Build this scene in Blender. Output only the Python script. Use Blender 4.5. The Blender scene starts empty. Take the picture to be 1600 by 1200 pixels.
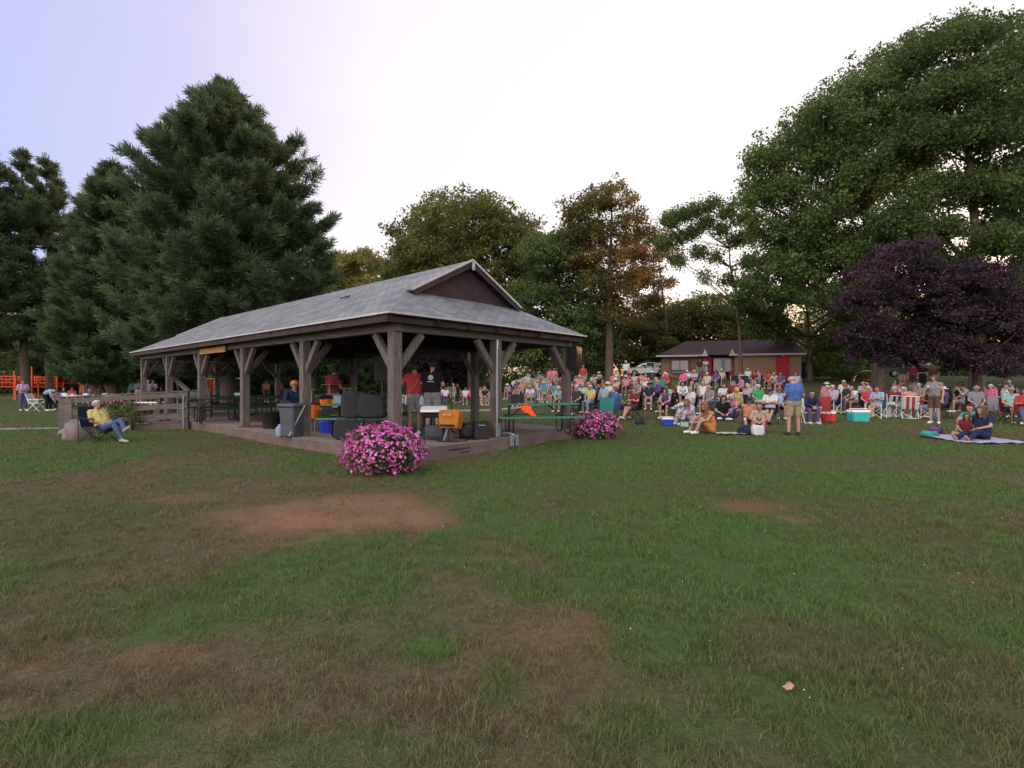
import bpy, bmesh, math, random
import numpy as np
from mathutils import Vector, Matrix
random.seed(7); RNG = np.random.default_rng(11)
R = math.radians; PI = math.pi
scene = bpy.context.scene
col = scene.collection

# ---------------------------------------------------------------- camera
CAMZ, F, HZ = 1.53, 791.0, 598.0
cam_d = bpy.data.cameras.new('camera'); cam_d.sensor_width = 36; cam_d.lens = 36*F/1600
cam_d.clip_start = 0.05; cam_d.clip_end = 3000
cam = bpy.data.objects.new('camera', cam_d); col.objects.link(cam)
cam.location = (0, 0, CAMZ); cam.rotation_euler = (R(90-0.145), 0, 0)
scene.camera = cam

# ---------------------------------------------------------------- sky, sun, exposure
SUN_AZ, SUN_EL = R(52), R(6.0)          # azimuth from +Y towards +X
sdir = Vector((math.sin(SUN_AZ)*math.cos(SUN_EL), math.cos(SUN_AZ)*math.cos(SUN_EL), math.sin(SUN_EL)))
world = bpy.data.worlds.new("World"); scene.world = world; world.use_nodes = True
wn = world.node_tree; wn.nodes.clear()
def N(t, typ, **kw):
    n = t.nodes.new(typ)
    for k, v in kw.items(): setattr(n, k, v)
    return n
sky = N(wn, 'ShaderNodeTexSky'); sky.sky_type = 'NISHITA'; sky.sun_disc = False
sky.sun_elevation = SUN_EL; sky.sun_rotation = SUN_AZ
sky.air_density = 1.0; sky.dust_density = 1.5; sky.ozone_density = 1.5
bg1 = N(wn, 'ShaderNodeBackground'); bg1.inputs[1].default_value = 0.05
wn.links.new(sky.outputs[0], bg1.inputs[0])
# thin evening haze veil: white round the sunset, lavender beside it; rear brightened as fill
tc = N(wn, 'ShaderNodeTexCoord')
dot = N(wn, 'ShaderNodeVectorMath', operation='DOT_PRODUCT')
gd = Vector((math.sin(R(30))*math.cos(R(12)), math.cos(R(30))*math.cos(R(12)), math.sin(R(12))))
dot.inputs[1].default_value = gd
nz = N(wn, 'ShaderNodeTexNoise'); nz.inputs['Scale'].default_value = 1.6; nz.inputs['Detail'].default_value = 4
mp = N(wn, 'ShaderNodeMapping'); mp.inputs['Scale'].default_value = (1, 1, 2.2); mp.inputs['Rotation'].default_value = (0, R(25), 0)
wn.links.new(tc.outputs['Generated'], mp.inputs[0]); wn.links.new(mp.outputs[0], nz.inputs['Vector'])
ma = N(wn, 'ShaderNodeMath', operation='MULTIPLY_ADD'); ma.inputs[1].default_value = 0.26
wn.links.new(nz.outputs[0], ma.inputs[0])
wn.links.new(tc.outputs['Generated'], dot.inputs[0]); wn.links.new(dot.outputs['Value'], ma.inputs[2])
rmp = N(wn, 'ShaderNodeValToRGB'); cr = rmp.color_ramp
cr.elements[0].position = 0.0; cr.elements[0].color = (.98, .90, .82, 1)  # unseen sky behind the camera, brightness added to lift the ambient light
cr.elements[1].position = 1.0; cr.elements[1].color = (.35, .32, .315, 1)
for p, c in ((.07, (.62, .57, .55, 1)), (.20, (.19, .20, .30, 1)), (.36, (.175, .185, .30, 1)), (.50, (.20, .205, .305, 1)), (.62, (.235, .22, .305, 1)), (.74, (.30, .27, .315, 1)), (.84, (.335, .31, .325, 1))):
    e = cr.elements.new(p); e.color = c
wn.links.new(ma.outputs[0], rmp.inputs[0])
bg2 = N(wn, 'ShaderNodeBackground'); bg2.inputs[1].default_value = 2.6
# low peach afterglow round the point where the sun went down
sx = N(wn, 'ShaderNodeSeparateXYZ'); wn.links.new(tc.outputs['Generated'], sx.inputs[0])
el = N(wn, 'ShaderNodeMapRange', interpolation_type='SMOOTHSTEP'); wn.links.new(sx.outputs['Z'], el.inputs[0])
for i_, v_ in ((1, .03), (2, .20), (3, 1.0), (4, 0.0)): el.inputs[i_].default_value = v_
d2 = N(wn, 'ShaderNodeVectorMath', operation='DOT_PRODUCT'); d2.inputs[1].default_value = (math.sin(R(30)), math.cos(R(30)), 0); wn.links.new(tc.outputs['Generated'], d2.inputs[0])
az = N(wn, 'ShaderNodeMapRange', interpolation_type='SMOOTHSTEP'); wn.links.new(d2.outputs['Value'], az.inputs[0])
for i_, v_ in ((1, .78), (2, .985), (3, .12), (4, 1.0)): az.inputs[i_].default_value = v_
gm = N(wn, 'ShaderNodeMath', operation='MULTIPLY'); wn.links.new(el.outputs[0], gm.inputs[0]); wn.links.new(az.outputs[0], gm.inputs[1])
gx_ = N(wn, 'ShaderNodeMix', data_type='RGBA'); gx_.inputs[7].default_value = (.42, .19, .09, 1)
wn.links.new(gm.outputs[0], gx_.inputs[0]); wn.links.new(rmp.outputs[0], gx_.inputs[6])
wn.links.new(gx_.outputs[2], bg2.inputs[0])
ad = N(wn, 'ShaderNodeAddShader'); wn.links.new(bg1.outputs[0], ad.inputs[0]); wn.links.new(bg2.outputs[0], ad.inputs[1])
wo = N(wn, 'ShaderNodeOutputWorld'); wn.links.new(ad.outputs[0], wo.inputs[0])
sun_d = bpy.data.lights.new('sun', 'SUN'); sun_d.energy = 3.5; sun_d.angle = R(0.6); sun_d.color = (1.0, .50, .22)
sun = bpy.data.objects.new('sun', sun_d); col.objects.link(sun)
sun.rotation_euler = sdir.to_track_quat('Z', 'Y').to_euler()
scene.view_settings.view_transform = 'Standard'; scene.view_settings.look = 'None'
scene.view_settings.exposure = 0.15; scene.view_settings.gamma = 1.0
scene.render.engine = 'CYCLES'
scene.cycles.max_bounces = 5; scene.cycles.diffuse_bounces = 3; scene.cycles.glossy_bounces = 2
scene.cycles.transmission_bounces = 3; scene.cycles.transparent_max_bounces = 4

# ---------------------------------------------------------------- helpers
def sstep(a, b, x):
    t = np.clip((np.asarray(x, float)-a)/(b-a), 0, 1); return t*t*(3-2*t)
def terr(x, y):
    x = np.asarray(x, float); y = np.asarray(y, float)
    u = x/np.maximum(y, 1.0)
    p = np.interp(y, [0, 12, 15, 21, 25, 29, 35, 45, 60, 100, 400], [0, 0, .08, .18, .50, .88, 1.25, 2.05, 2.35, 2.6, 3.0])
    w = sstep(-.10, .22, u)
    b = .035*np.sin(x*.9+1.3*np.sin(y*.4))*np.sin(y*.7+.5)*sstep(2, 6, y)
    return p*w + b*.8 - .02
def tz(x, y): return float(terr(x, y))
def X(px, Y): return (px-800)/F*Y
def at(px, Y, dz=0.0):
    x = X(px, Y); return Vector((x, Y, tz(x, Y)+dz))
def Zpx(py, Y): return CAMZ-(py-HZ)/F*Y

def tag(o, label=None, cat=None, group=None, kind=None):
    while label and len(label.split()) > 16 and ' the ' in label: i = label.rindex(' the '); label = label[:i]+' '+label[i+5:]
    if label: o['label'] = label
    if cat: o['category'] = cat
    if group: o['group'] = group
    if kind: o['kind'] = kind
    return o
def empty(name, loc=(0,0,0), rz=0.0, label=None, cat=None, group=None, scale=1.0):
    o = bpy.data.objects.new(name, None); col.objects.link(o); o.empty_display_size = .1
    o.location = loc; o.rotation_euler = (0, 0, rz); o.scale = (scale,)*3
    return tag(o, label, cat, group)
def meshobj(name, me, mats, parent=None, smooth=False):
    o = bpy.data.objects.new(name, me); col.objects.link(o)
    if parent: o.parent = parent
    for m in (mats if isinstance(mats, (list, tuple)) else [mats]): me.materials.append(m)
    if smooth: me.polygons.foreach_set('use_smooth', [True]*len(me.polygons))
    return o
def np_mesh(name, V, Fc, attrs=None):
    """V (n,3), Fc (m,k) uniform-size faces"""
    me = bpy.data.meshes.new(name)
    V = np.asarray(V, np.float32); Fc = np.asarray(Fc, np.int32); k = Fc.shape[1]
    me.vertices.add(len(V)); me.vertices.foreach_set('co', V.ravel())
    me.loops.add(Fc.size); me.loops.foreach_set('vertex_index', Fc.ravel())
    me.polygons.add(len(Fc)); me.polygons.foreach_set('loop_start', np.arange(0, Fc.size, k, dtype=np.int32))
    me.polygons.foreach_set('loop_total', np.full(len(Fc), k, np.int32))
    me.update(calc_edges=True)
    for nm, arr in (attrs or {}).items():
        a = me.attributes.new(nm, 'FLOAT', 'POINT'); a.data.foreach_set('value', np.asarray(arr, np.float32))
    return me

class MB:
    def __init__(s): s.v = []; s.f = []; s.m = []; s.cur = 0; s.T = Matrix()
    def mat(s, i): s.cur = i; return s
    def add(s, vs, fs):
        n = len(s.v); s.v += [tuple(s.T @ Vector(p)) for p in vs]
        for f in fs: s.f.append(tuple(i+n for i in f)); s.m.append(s.cur)
        return s
    def box(s, c, d, rz=0.0, rx=0.0, ry=0.0, taper=1.0, bev=0.0):
        hx, hy, hz = d[0]/2, d[1]/2, d[2]/2
        M = Matrix.Translation(c) @ Matrix.Rotation(rz, 4, 'Z') @ Matrix.Rotation(ry, 4, 'Y') @ Matrix.Rotation(rx, 4, 'X')
        if bev <= 0:
            vs = [(sx*hx*(taper if sz < 0 else 1), sy*hy*(taper if sz < 0 else 1), sz*hz) for sz in (-1, 1) for sx, sy in ((-1,-1),(1,-1),(1,1),(-1,1))]
            fs = [(3,2,1,0),(4,5,6,7),(0,1,5,4),(1,2,6,5),(2,3,7,6),(3,0,4,7)]
            return s.add([M @ Vector(p) for p in vs], fs)
        b = min(bev, hx*.9, hy*.9, hz*.9); rings = []
        for z, ins in ((-hz, b), (-hz+b, 0), (hz-b, 0), (hz, b)):
            k = taper if z < 0 else 1
            ax, ay = (hx-ins)*k, (hy-ins)*k; cx_, cy_ = (hx-b)*k, (hy-b)*k
            if ins: rings.append([(sx*ax, sy*ay, z) for sx, sy in ((-1,-1),(-1,-1),(1,-1),(1,-1),(1,1),(1,1),(-1,1),(-1,1))])
            else: rings.append([(-ax,-cy_,z),(-cx_,-ay,z),(cx_,-ay,z),(ax,-cy_,z),(ax,cy_,z),(cx_,ay,z),(-cx_,ay,z),(-ax,cy_,z)])
        vs = [M @ Vector(p) for r in rings for p in r]
        fs = [tuple(reversed(range(8))), tuple(range(24, 32))]
        for i in range(3):
            for j in range(8):
                a, c2 = i*8+j, i*8+(j+1) % 8
                fs.append((a, c2, c2+8, a+8))
        return s.add(vs, fs)
    def bar(s, a, b, w, h=None, roll=0.0):
        a = Vector(a); b = Vector(b); h = h or w; d = b-a; L = d.length
        q = d.to_track_quat('Z', 'Y').to_matrix().to_4x4()
        M = Matrix.Translation((a+b)/2) @ q @ Matrix.Rotation(roll, 4, 'Z')
        vs = [M @ Vector((sx*w/2, sy*h/2, sz*L/2)) for sz in (-1, 1) for sx, sy in ((-1,-1),(1,-1),(1,1),(-1,1))]
        return s.add(vs, [(3,2,1,0),(4,5,6,7),(0,1,5,4),(1,2,6,5),(2,3,7,6),(3,0,4,7)])
    def tube(s, pts, rad, n=8, cap=True):
        pts = [Vector(p) for p in pts]
        rad = [rad]*len(pts) if isinstance(rad, (int, float)) else rad
        vs = []; fs = []; up = None
        for i, p in enumerate(pts):
            t = (pts[min(i+1, len(pts)-1)]-pts[max(i-1, 0)]).normalized()
            if up is None:
                up = Vector((0, 0, 1)) if abs(t.z) < .9 else Vector((1, 0, 0))
            a = t.cross(up).normalized(); b = a.cross(t).normalized(); up = b
            for k in range(n):
                q = 2*PI*k/n; vs.append(p+(a*math.cos(q)+b*math.sin(q))*rad[i])
        for i in range(len(pts)-1):
            for k in range(n):
                fs.append((i*n+k, i*n+(k+1) % n, (i+1)*n+(k+1) % n, (i+1)*n+k))
        if cap: fs.append(tuple(reversed(range(n)))); fs.append(tuple(range((len(pts)-1)*n, len(pts)*n)))
        return s.add(vs, fs)
    def lathe(s, prof, n=16, c=(0,0,0), cap=True, sx=1, sy=1):
        vs = [(c[0]+r*math.cos(2*PI*k/n)*sx, c[1]+r*math.sin(2*PI*k/n)*sy, c[2]+z) for r, z in prof for k in range(n)]
        fs = [(i*n+k, i*n+(k+1) % n, (i+1)*n+(k+1) % n, (i+1)*n+k) for i in range(len(prof)-1) for k in range(n)]
        if cap: fs.append(tuple(reversed(range(n)))); fs.append(tuple(range((len(prof)-1)*n, len(prof)*n)))
        return s.add(vs, fs)
    def ball(s, c, r, nu=12, nv=8, sc=(1,1,1), rz=0.0):
        vs = []; M = Matrix.Rotation(rz, 3, 'Z')
        for i in range(nv+1):
            th = PI*i/nv
            th = min(max(th, .02), PI-.02)
            for k in range(nu):
                q = 2*PI*k/nu
                vs.append(Vector(c)+M @ Vector((r*sc[0]*math.sin(th)*math.cos(q), r*sc[1]*math.sin(th)*math.sin(q), -r*sc[2]*math.cos(th))))
        fs = [(i*nu+k, i*nu+(k+1) % nu, (i+1)*nu+(k+1) % nu, (i+1)*nu+k) for i in range(nv) for k in range(nu)]
        fs.append(tuple(reversed(range(nu)))); fs.append(tuple(range(nv*nu, nv*nu+nu)))
        return s.add(vs, fs)
    def prism(s, poly, y0, y1):
        """poly in (x,z), extruded along y"""
        n = len(poly); vs = [(x, y0, z) for x, z in poly]+[(x, y1, z) for x, z in poly]
        fs = [tuple(range(n)), tuple(reversed(range(n, 2*n)))]+[(i, i+n, (i+1) % n+n, (i+1) % n) for i in range(n)]
        return s.add(vs, fs)
    def build(s, name, mats, parent=None, smooth=False, loc=None, rz=0.0):
        me = bpy.data.meshes.new(name); me.from_pydata(s.v, [], s.f)
        me.polygons.foreach_set('material_index', s.m)
        bm = bmesh.new(); bm.from_mesh(me); bmesh.ops.recalc_face_normals(bm, faces=bm.faces); bm.to_mesh(me); bm.free()
        o = meshobj(name, me, mats, parent)
        if smooth:
            me.polygons.foreach_set('use_smooth', [True]*len(me.polygons))
            me.set_sharp_from_angle(angle=R(40))
        if loc is not None: o.location = loc; o.rotation_euler = (0, 0, rz)
        return o
def copy_tree(o, parent=None):
    c = o.copy(); col.objects.link(c)
    if parent is not None: c.parent = parent
    for ch in list(o.children): copy_tree(ch, c)
    return c

# ---------------------------------------------------------------- materials
MATS = {}
def mat(name, c, rough=.8, var=.15, scale=8.0, spec=.3, metal=0.0, bump=0.0, c2=None, stretch=None, sheen=0):
    if name in MATS: return MATS[name]
    m = bpy.data.materials.new(name); m.use_nodes = True; t = m.node_tree; b = t.nodes['Principled BSDF']
    b.inputs['Roughness'].default_value = rough; b.inputs['Metallic'].default_value = metal
    b.inputs['Specular IOR Level'].default_value = spec
    tcn = N(t, 'ShaderNodeTexCoord'); src = tcn.outputs['Object']
    if stretch:
        mpn = N(t, 'ShaderNodeMapping'); mpn.inputs['Scale'].default_value = stretch
        t.links.new(src, mpn.inputs[0]); src = mpn.outputs[0]
    nn = N(t, 'ShaderNodeTexNoise'); nn.inputs['Scale'].default_value = scale; nn.inputs['Detail'].default_value = 5
    t.links.new(src, nn.inputs['Vector'])
    rr = N(t, 'ShaderNodeValToRGB'); lo = tuple(v*(1-var) for v in c[:3]); hi = tuple(min(1, v*(1+var)) for v in c[:3])
    if c2: lo, hi = c[:3], c2[:3]
    rr.color_ramp.elements[0].position = .3; rr.color_ramp.elements[0].color = (*lo, 1)
    rr.color_ramp.elements[1].position = .7; rr.color_ramp.elements[1].color = (*hi, 1)
    t.links.new(nn.outputs[0], rr.inputs[0]); t.links.new(rr.outputs[0], b.inputs['Base Color'])
    if bump:
        bn = N(t, 'ShaderNodeBump'); bn.inputs['Strength'].default_value = bump; bn.inputs['Distance'].default_value = .02
        t.links.new(nn.outputs[0], bn.inputs['Height']); t.links.new(bn.outputs[0], b.inputs['Normal'])
    MATS[name] = m; return m
def leafmat(name, cols, trans=.3, rough=.6):
    """cols: ramp over the per-leaf 'var' attribute"""
    m = bpy.data.materials.new(name); m.use_nodes = True; t = m.node_tree; t.nodes.clear()
    a = N(t, 'ShaderNodeAttribute'); a.attribute_name = 'var'
    rr = N(t, 'ShaderNodeValToRGB'); el = rr.color_ramp.elements
    el[0].position = 0; el[0].color = (*cols[0], 1); el[1].position = 1; el[1].color = (*cols[-1], 1)
    for i, c in enumerate(cols[1:-1]): e = el.new((i+1)/(len(cols)-1)); e.color = (*c, 1)
    t.links.new(a.outputs['Fac'], rr.inputs[0])
    p = N(t, 'ShaderNodeBsdfPrincipled'); p.inputs['Roughness'].default_value = rough; p.inputs['Specular IOR Level'].default_value = .25
    t.links.new(rr.outputs[0], p.inputs['Base Color'])
    tr = N(t, 'ShaderNodeBsdfTranslucent'); t.links.new(rr.outputs[0], tr.inputs[0])
    mx = N(t, 'ShaderNodeMixShader'); mx.inputs[0].default_value = trans
    t.links.new(p.outputs[0], mx.inputs[1]); t.links.new(tr.outputs[0], mx.inputs[2])
    o = N(t, 'ShaderNodeOutputMaterial'); t.links.new(mx.outputs[0], o.inputs[0])
    return m
WOOD = mat('weathered_wood', (.062,.050,.050), .85, scale=5, c2=(.135,.115,.115), stretch=(6,6,.6), bump=.4)
WOODH = mat('weathered_board', (.075,.06,.06), .85, scale=5, c2=(.135,.115,.113), stretch=(.6,6,6), bump=.4)
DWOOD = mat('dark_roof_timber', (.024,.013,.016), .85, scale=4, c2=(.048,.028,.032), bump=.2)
CONC = mat('concrete', (.12,.095,.095), .9, scale=3, c2=(.20,.165,.16), bump=.2)
CONCS = mat('concrete_side', (.085,.060,.058), .9, scale=2, c2=(.145,.105,.10), bump=.3)
BLACK = mat('black_plastic', (.012,.011,.014), .55, .3)
BLACKM = mat('black_metal', (.012,.012,.012), .4, .3, spec=.5)
GREYP = mat('grey_plastic', (.06,.065,.085), .6, .15)
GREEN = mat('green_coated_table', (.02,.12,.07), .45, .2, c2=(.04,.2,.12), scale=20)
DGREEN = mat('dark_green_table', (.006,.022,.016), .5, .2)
WHITE = mat('white_paint', (.72,.72,.72), .5, .06)
GALV = mat('galvanised_steel', (.26,.28,.31), .4, .15, metal=.6, scale=30)
BARK = mat('tree_bark', (.05,.035,.028), .95, scale=6, c2=(.13,.10,.085), stretch=(4,4,.5), bump=.8)
PBARK = mat('maple_bark', (.045,.03,.026), .95, scale=7, c2=(.115,.08,.068), stretch=(4,4,.5), bump=.8)
# ---------------------------------------------------------------- ground
def vnoise(x, y, s, seed=0):
    x = np.asarray(x, float)/s+seed*17.3; y = np.asarray(y, float)/s+seed*9.1
    xi = np.floor(x).astype(np.int64); yi = np.floor(y).astype(np.int64); fx = x-xi; fy = y-yi
    fx = fx*fx*(3-2*fx); fy = fy*fy*(3-2*fy)
    def h(a, b):
        n = (a*374761393+b*668265263+seed*1274126177) & 0xffffffff
        n = ((n ^ (n >> 13))*1274126177) & 0xffffffff
        return ((n ^ (n >> 16)) & 0xffff)/65535.0
    return (h(xi,yi)*(1-fx)+h(xi+1,yi)*fx)*(1-fy)+(h(xi,yi+1)*(1-fx)+h(xi+1,yi+1)*fx)*fy
def fbm(x, y, s, seed=0, o=4):
    r = 0; a = .5
    for k in range(o): r = r+a*vnoise(x, y, s/2**k, seed+k); a *= .5
    return r/(1-.5**o)
def gpt(px, py): Y = CAMZ*F/(py-HZ); return X(px, Y), Y
def patch(x, y, px, py, rx, ry, soft=.5):
    """ellipse given in picture pixels of its ground footprint"""
    cx, cy = gpt(px, py); _, yn = gpt(px, py+ry); _, yf = gpt(px, py-ry)
    a = rx/F*cy; b = (yf-yn)/2; cy = (yf+yn)/2
    wob = (fbm(x, y, .6, 5)-.5)*.9
    d = np.sqrt(((x-cx)/a)**2+((y-cy)/b)**2)+wob
    return 1-sstep(1-soft, 1+soft, d)
BARE = [(528,808,165,32,1.02),(470,815,90,26,1.1),(285,777,45,9,.6),(895,985,60,30,.55),(850,1020,110,50,.35),(235,1025,70,22,.5),(55,1035,40,20,.45),
        (720,1065,60,14,.35),(1170,790,60,9,.55),(1235,812,30,5,.6),(1530,905,40,12,.3),(1590,750,20,8,.5),(770,855,60,20,.3),(350,1125,50,18,.3)]
LUSH = [(1130,820,120,26,.9),(1210,870,230,50,.75),(700,835,45,14,.8),(675,1010,40,18,1),(980,840,120,40,.5),(150,1150,180,45,.6),(250,940,160,28,.35),
        (820,690,130,14,.8),(1000,715,160,16,.9),(770,745,90,12,.8),(1400,760,200,30,.75),(900,740,220,26,.6),(1300,700,300,14,.8),(1050,1140,180,50,.5),(1250,1100,160,60,.5),(780,1060,60,40,.55),(560,965,170,40,.3),(1580,890,50,18,.6),(60,720,120,10,.6),(480,735,140,7,.5),(1450,940,180,50,.35),(560,1170,260,30,.35)]
def fields(x, y):
    far = sstep(10, 30, y)
    dry = sstep(.38, .64, fbm(x, y, 2.6, 1)*.72+.28*fbm(x, y, .55, 7)+.05*sstep(1, -3, x))
    dry = dry*(1-.6*far)*(.72-.22*sstep(-1, 3, x))+.05+.25*(fbm(x, y, .22, 17)-.45)
    bare = np.zeros_like(x); lush = .65*sstep(.50, .64, fbm(x, y, 1.3, 21))
    for q in BARE: bare = np.maximum(bare, .8*q[4]*patch(x, y, *q[:4], .45 if q[4] > 1 else .75)*(.6+.7*fbm(x, y, .3, 61)))
    for q in LUSH: lush = np.maximum(lush, q[4]*patch(x, y, *q[:4], .7))
    bare = np.clip(bare, 0, 1); lush = lush*(1-bare); dry = np.clip(dry-.9*lush, 0, 1)
    return dry, bare, lush
def axis(c, n, h0, ext):
    t = np.linspace(-1, 1, n); k = 6.0; s = np.sinh(k*t)/np.sinh(k)*ext
    return c+s
gx = axis(0, 520, .1, 320); gy = axis(6, 520, .1, 320)
GX, GY = np.meshgrid(gx, gy)
GZ = terr(GX, GY)+.012*(fbm(GX, GY, .35, 3)-.5)
nxn, nyn = len(gx), len(gy)
idx = np.arange(nxn*nyn).reshape(nyn, nxn)
FC = np.stack([idx[:-1,:-1], idx[:-1,1:], idx[1:,1:], idx[1:,:-1]], -1).reshape(-1, 4)
d_, b_, l_ = fields(GX.ravel(), GY.ravel())
gme = np_mesh('ground', np.stack([GX.ravel(), GY.ravel(), GZ.ravel()], 1), FC, {'dry': d_, 'bare': b_, 'lush': l_})
def grassmat(name, blade):
    m = bpy.data.materials.new(name); m.use_nodes = True; t = m.node_tree; b = t.nodes['Principled BSDF']
    b.inputs['Roughness'].default_value = .9; b.inputs['Specular IOR Level'].default_value = .12
    def at_(n): a = N(t, 'ShaderNodeAttribute'); a.attribute_name = n; return a.outputs['Fac']
    def mixc(f, a, c, sock=True):
        x = N(t, 'ShaderNodeMix', data_type='RGBA')
        t.links.new(f, x.inputs[0])
        for i, v in ((6, a), (7, c)):
            if isinstance(v, tuple): x.inputs[i].default_value = (*v, 1)
            else: t.links.new(v, x.inputs[i])
        return x.outputs[2]
    geo = N(t, 'ShaderNodeNewGeometry')
    n1 = N(t, 'ShaderNodeTexNoise'); n1.inputs['Scale'].default_value = 9 if blade else 24; n1.inputs['Detail'].default_value = 9; n1.inputs['Roughness'].default_value = .7
    n2 = N(t, 'ShaderNodeTexNoise'); n2.inputs['Scale'].default_value = 1.1; n2.inputs['Detail'].default_value = 5
    n3 = N(t, 'ShaderNodeTexNoise'); n3.inputs['Scale'].default_value = 70; n3.inputs['Detail'].default_value = 6
    for n in (n1, n2, n3): t.links.new(geo.outputs['Position'], n.inputs['Vector'])
    k = 1.35 if blade else .78
    def s(c): return tuple(v*k for v in c)
    r1 = N(t, 'ShaderNodeValToRGB'); e = r1.color_ramp.elements; e[0].position = .35; e[1].position = .66
    e[0].color = (*s((.055,.064,.024)), 1); e[1].color = (*s((.100,.115,.044)), 1); t.links.new(n1.outputs[0], r1.inputs[0])
    r2 = N(t, 'ShaderNodeValToRGB'); e = r2.color_ramp.elements; e[0].position = .35; e[1].position = .7
    e[0].color = (*s((.085,.066,.038)), 1); e[1].color = (*s((.185,.142,.088)), 1); t.links.new(n1.outputs[0], r2.inputs[0])
    r3 = N(t, 'ShaderNodeValToRGB'); e = r3.color_ramp.elements; e[0].position = .3; e[1].position = .7
    e[0].color = (*s((.046,.088,.023)), 1); e[1].color = (*s((.086,.158,.042)), 1); t.links.new(n1.outputs[0], r3.inputs[0])
    r4 = N(t, 'ShaderNodeValToRGB'); e = r4.color_ramp.elements; e[0].position = .3; e[1].position = .75
    e[0].color = (.135,.068,.042,1); e[1].color = (.29,.165,.108,1); t.links.new(n3.outputs[0], r4.inputs[0])
    mm = N(t, 'ShaderNodeMath', operation='MULTIPLY_ADD'); mm.inputs[1].default_value = .9; mm.inputs[2].default_value = -.45; t.links.new(n3.outputs[0], mm.inputs[0])
    a1 = N(t, 'ShaderNodeMath', operation='ADD'); a1.use_clamp = True; t.links.new(at_('dry'), a1.inputs[0]); t.links.new(mm.outputs[0], a1.inputs[1])
    if blade:
        vv = N(t, 'ShaderNodeMath', operation='MULTIPLY_ADD'); vv.inputs[1].default_value = 1.3; vv.inputs[2].default_value = -.65; t.links.new(at_('var'), vv.inputs[0])
        a2 = N(t, 'ShaderNodeMath', operation='ADD'); a2.use_clamp = True; t.links.new(a1.outputs[0], a2.inputs[0]); t.links.new(vv.outputs[0], a2.inputs[1]); a1 = a2
    c = mixc(a1.outputs[0], r1.outputs[0], r2.outputs[0])
    c = mixc(at_('lush'), c, r3.outputs[0])
    if not blade: c = mixc(at_('bare'), c, r4.outputs[0])
    else:
        bb = N(t, 'ShaderNodeMath', operation='MULTIPLY'); bb.inputs[1].default_value = .8; t.links.new(at_('bare'), bb.inputs[0])
        c = mixc(bb.outputs[0], c, (.22,.125,.075))
    t.links.new(c, b.inputs['Base Color'])
    if not blade:
        bn = N(t, 'ShaderNodeBump'); bn.inputs['Strength'].default_value = .9; bn.inputs['Distance'].default_value = .03
        t.links.new(n3.outputs[0], bn.inputs['Height']); t.links.new(bn.outputs[0], b.inputs['Normal'])
    else:
        tr = N(t, 'ShaderNodeBsdfTranslucent'); t.links.new(c, tr.inputs[0])
        mx = N(t, 'ShaderNodeMixShader'); mx.inputs[0].default_value = .25
        t.links.new(b.outputs[0], mx.inputs[1]); t.links.new(tr.outputs[0], mx.inputs[2])
        t.links.new(mx.outputs[0], t.nodes['Material Output'].inputs[0])
    return m
g = meshobj('ground', gme, grassmat('lawn_soil_and_turf', False), smooth=True); tag(g, kind='structure')

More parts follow.
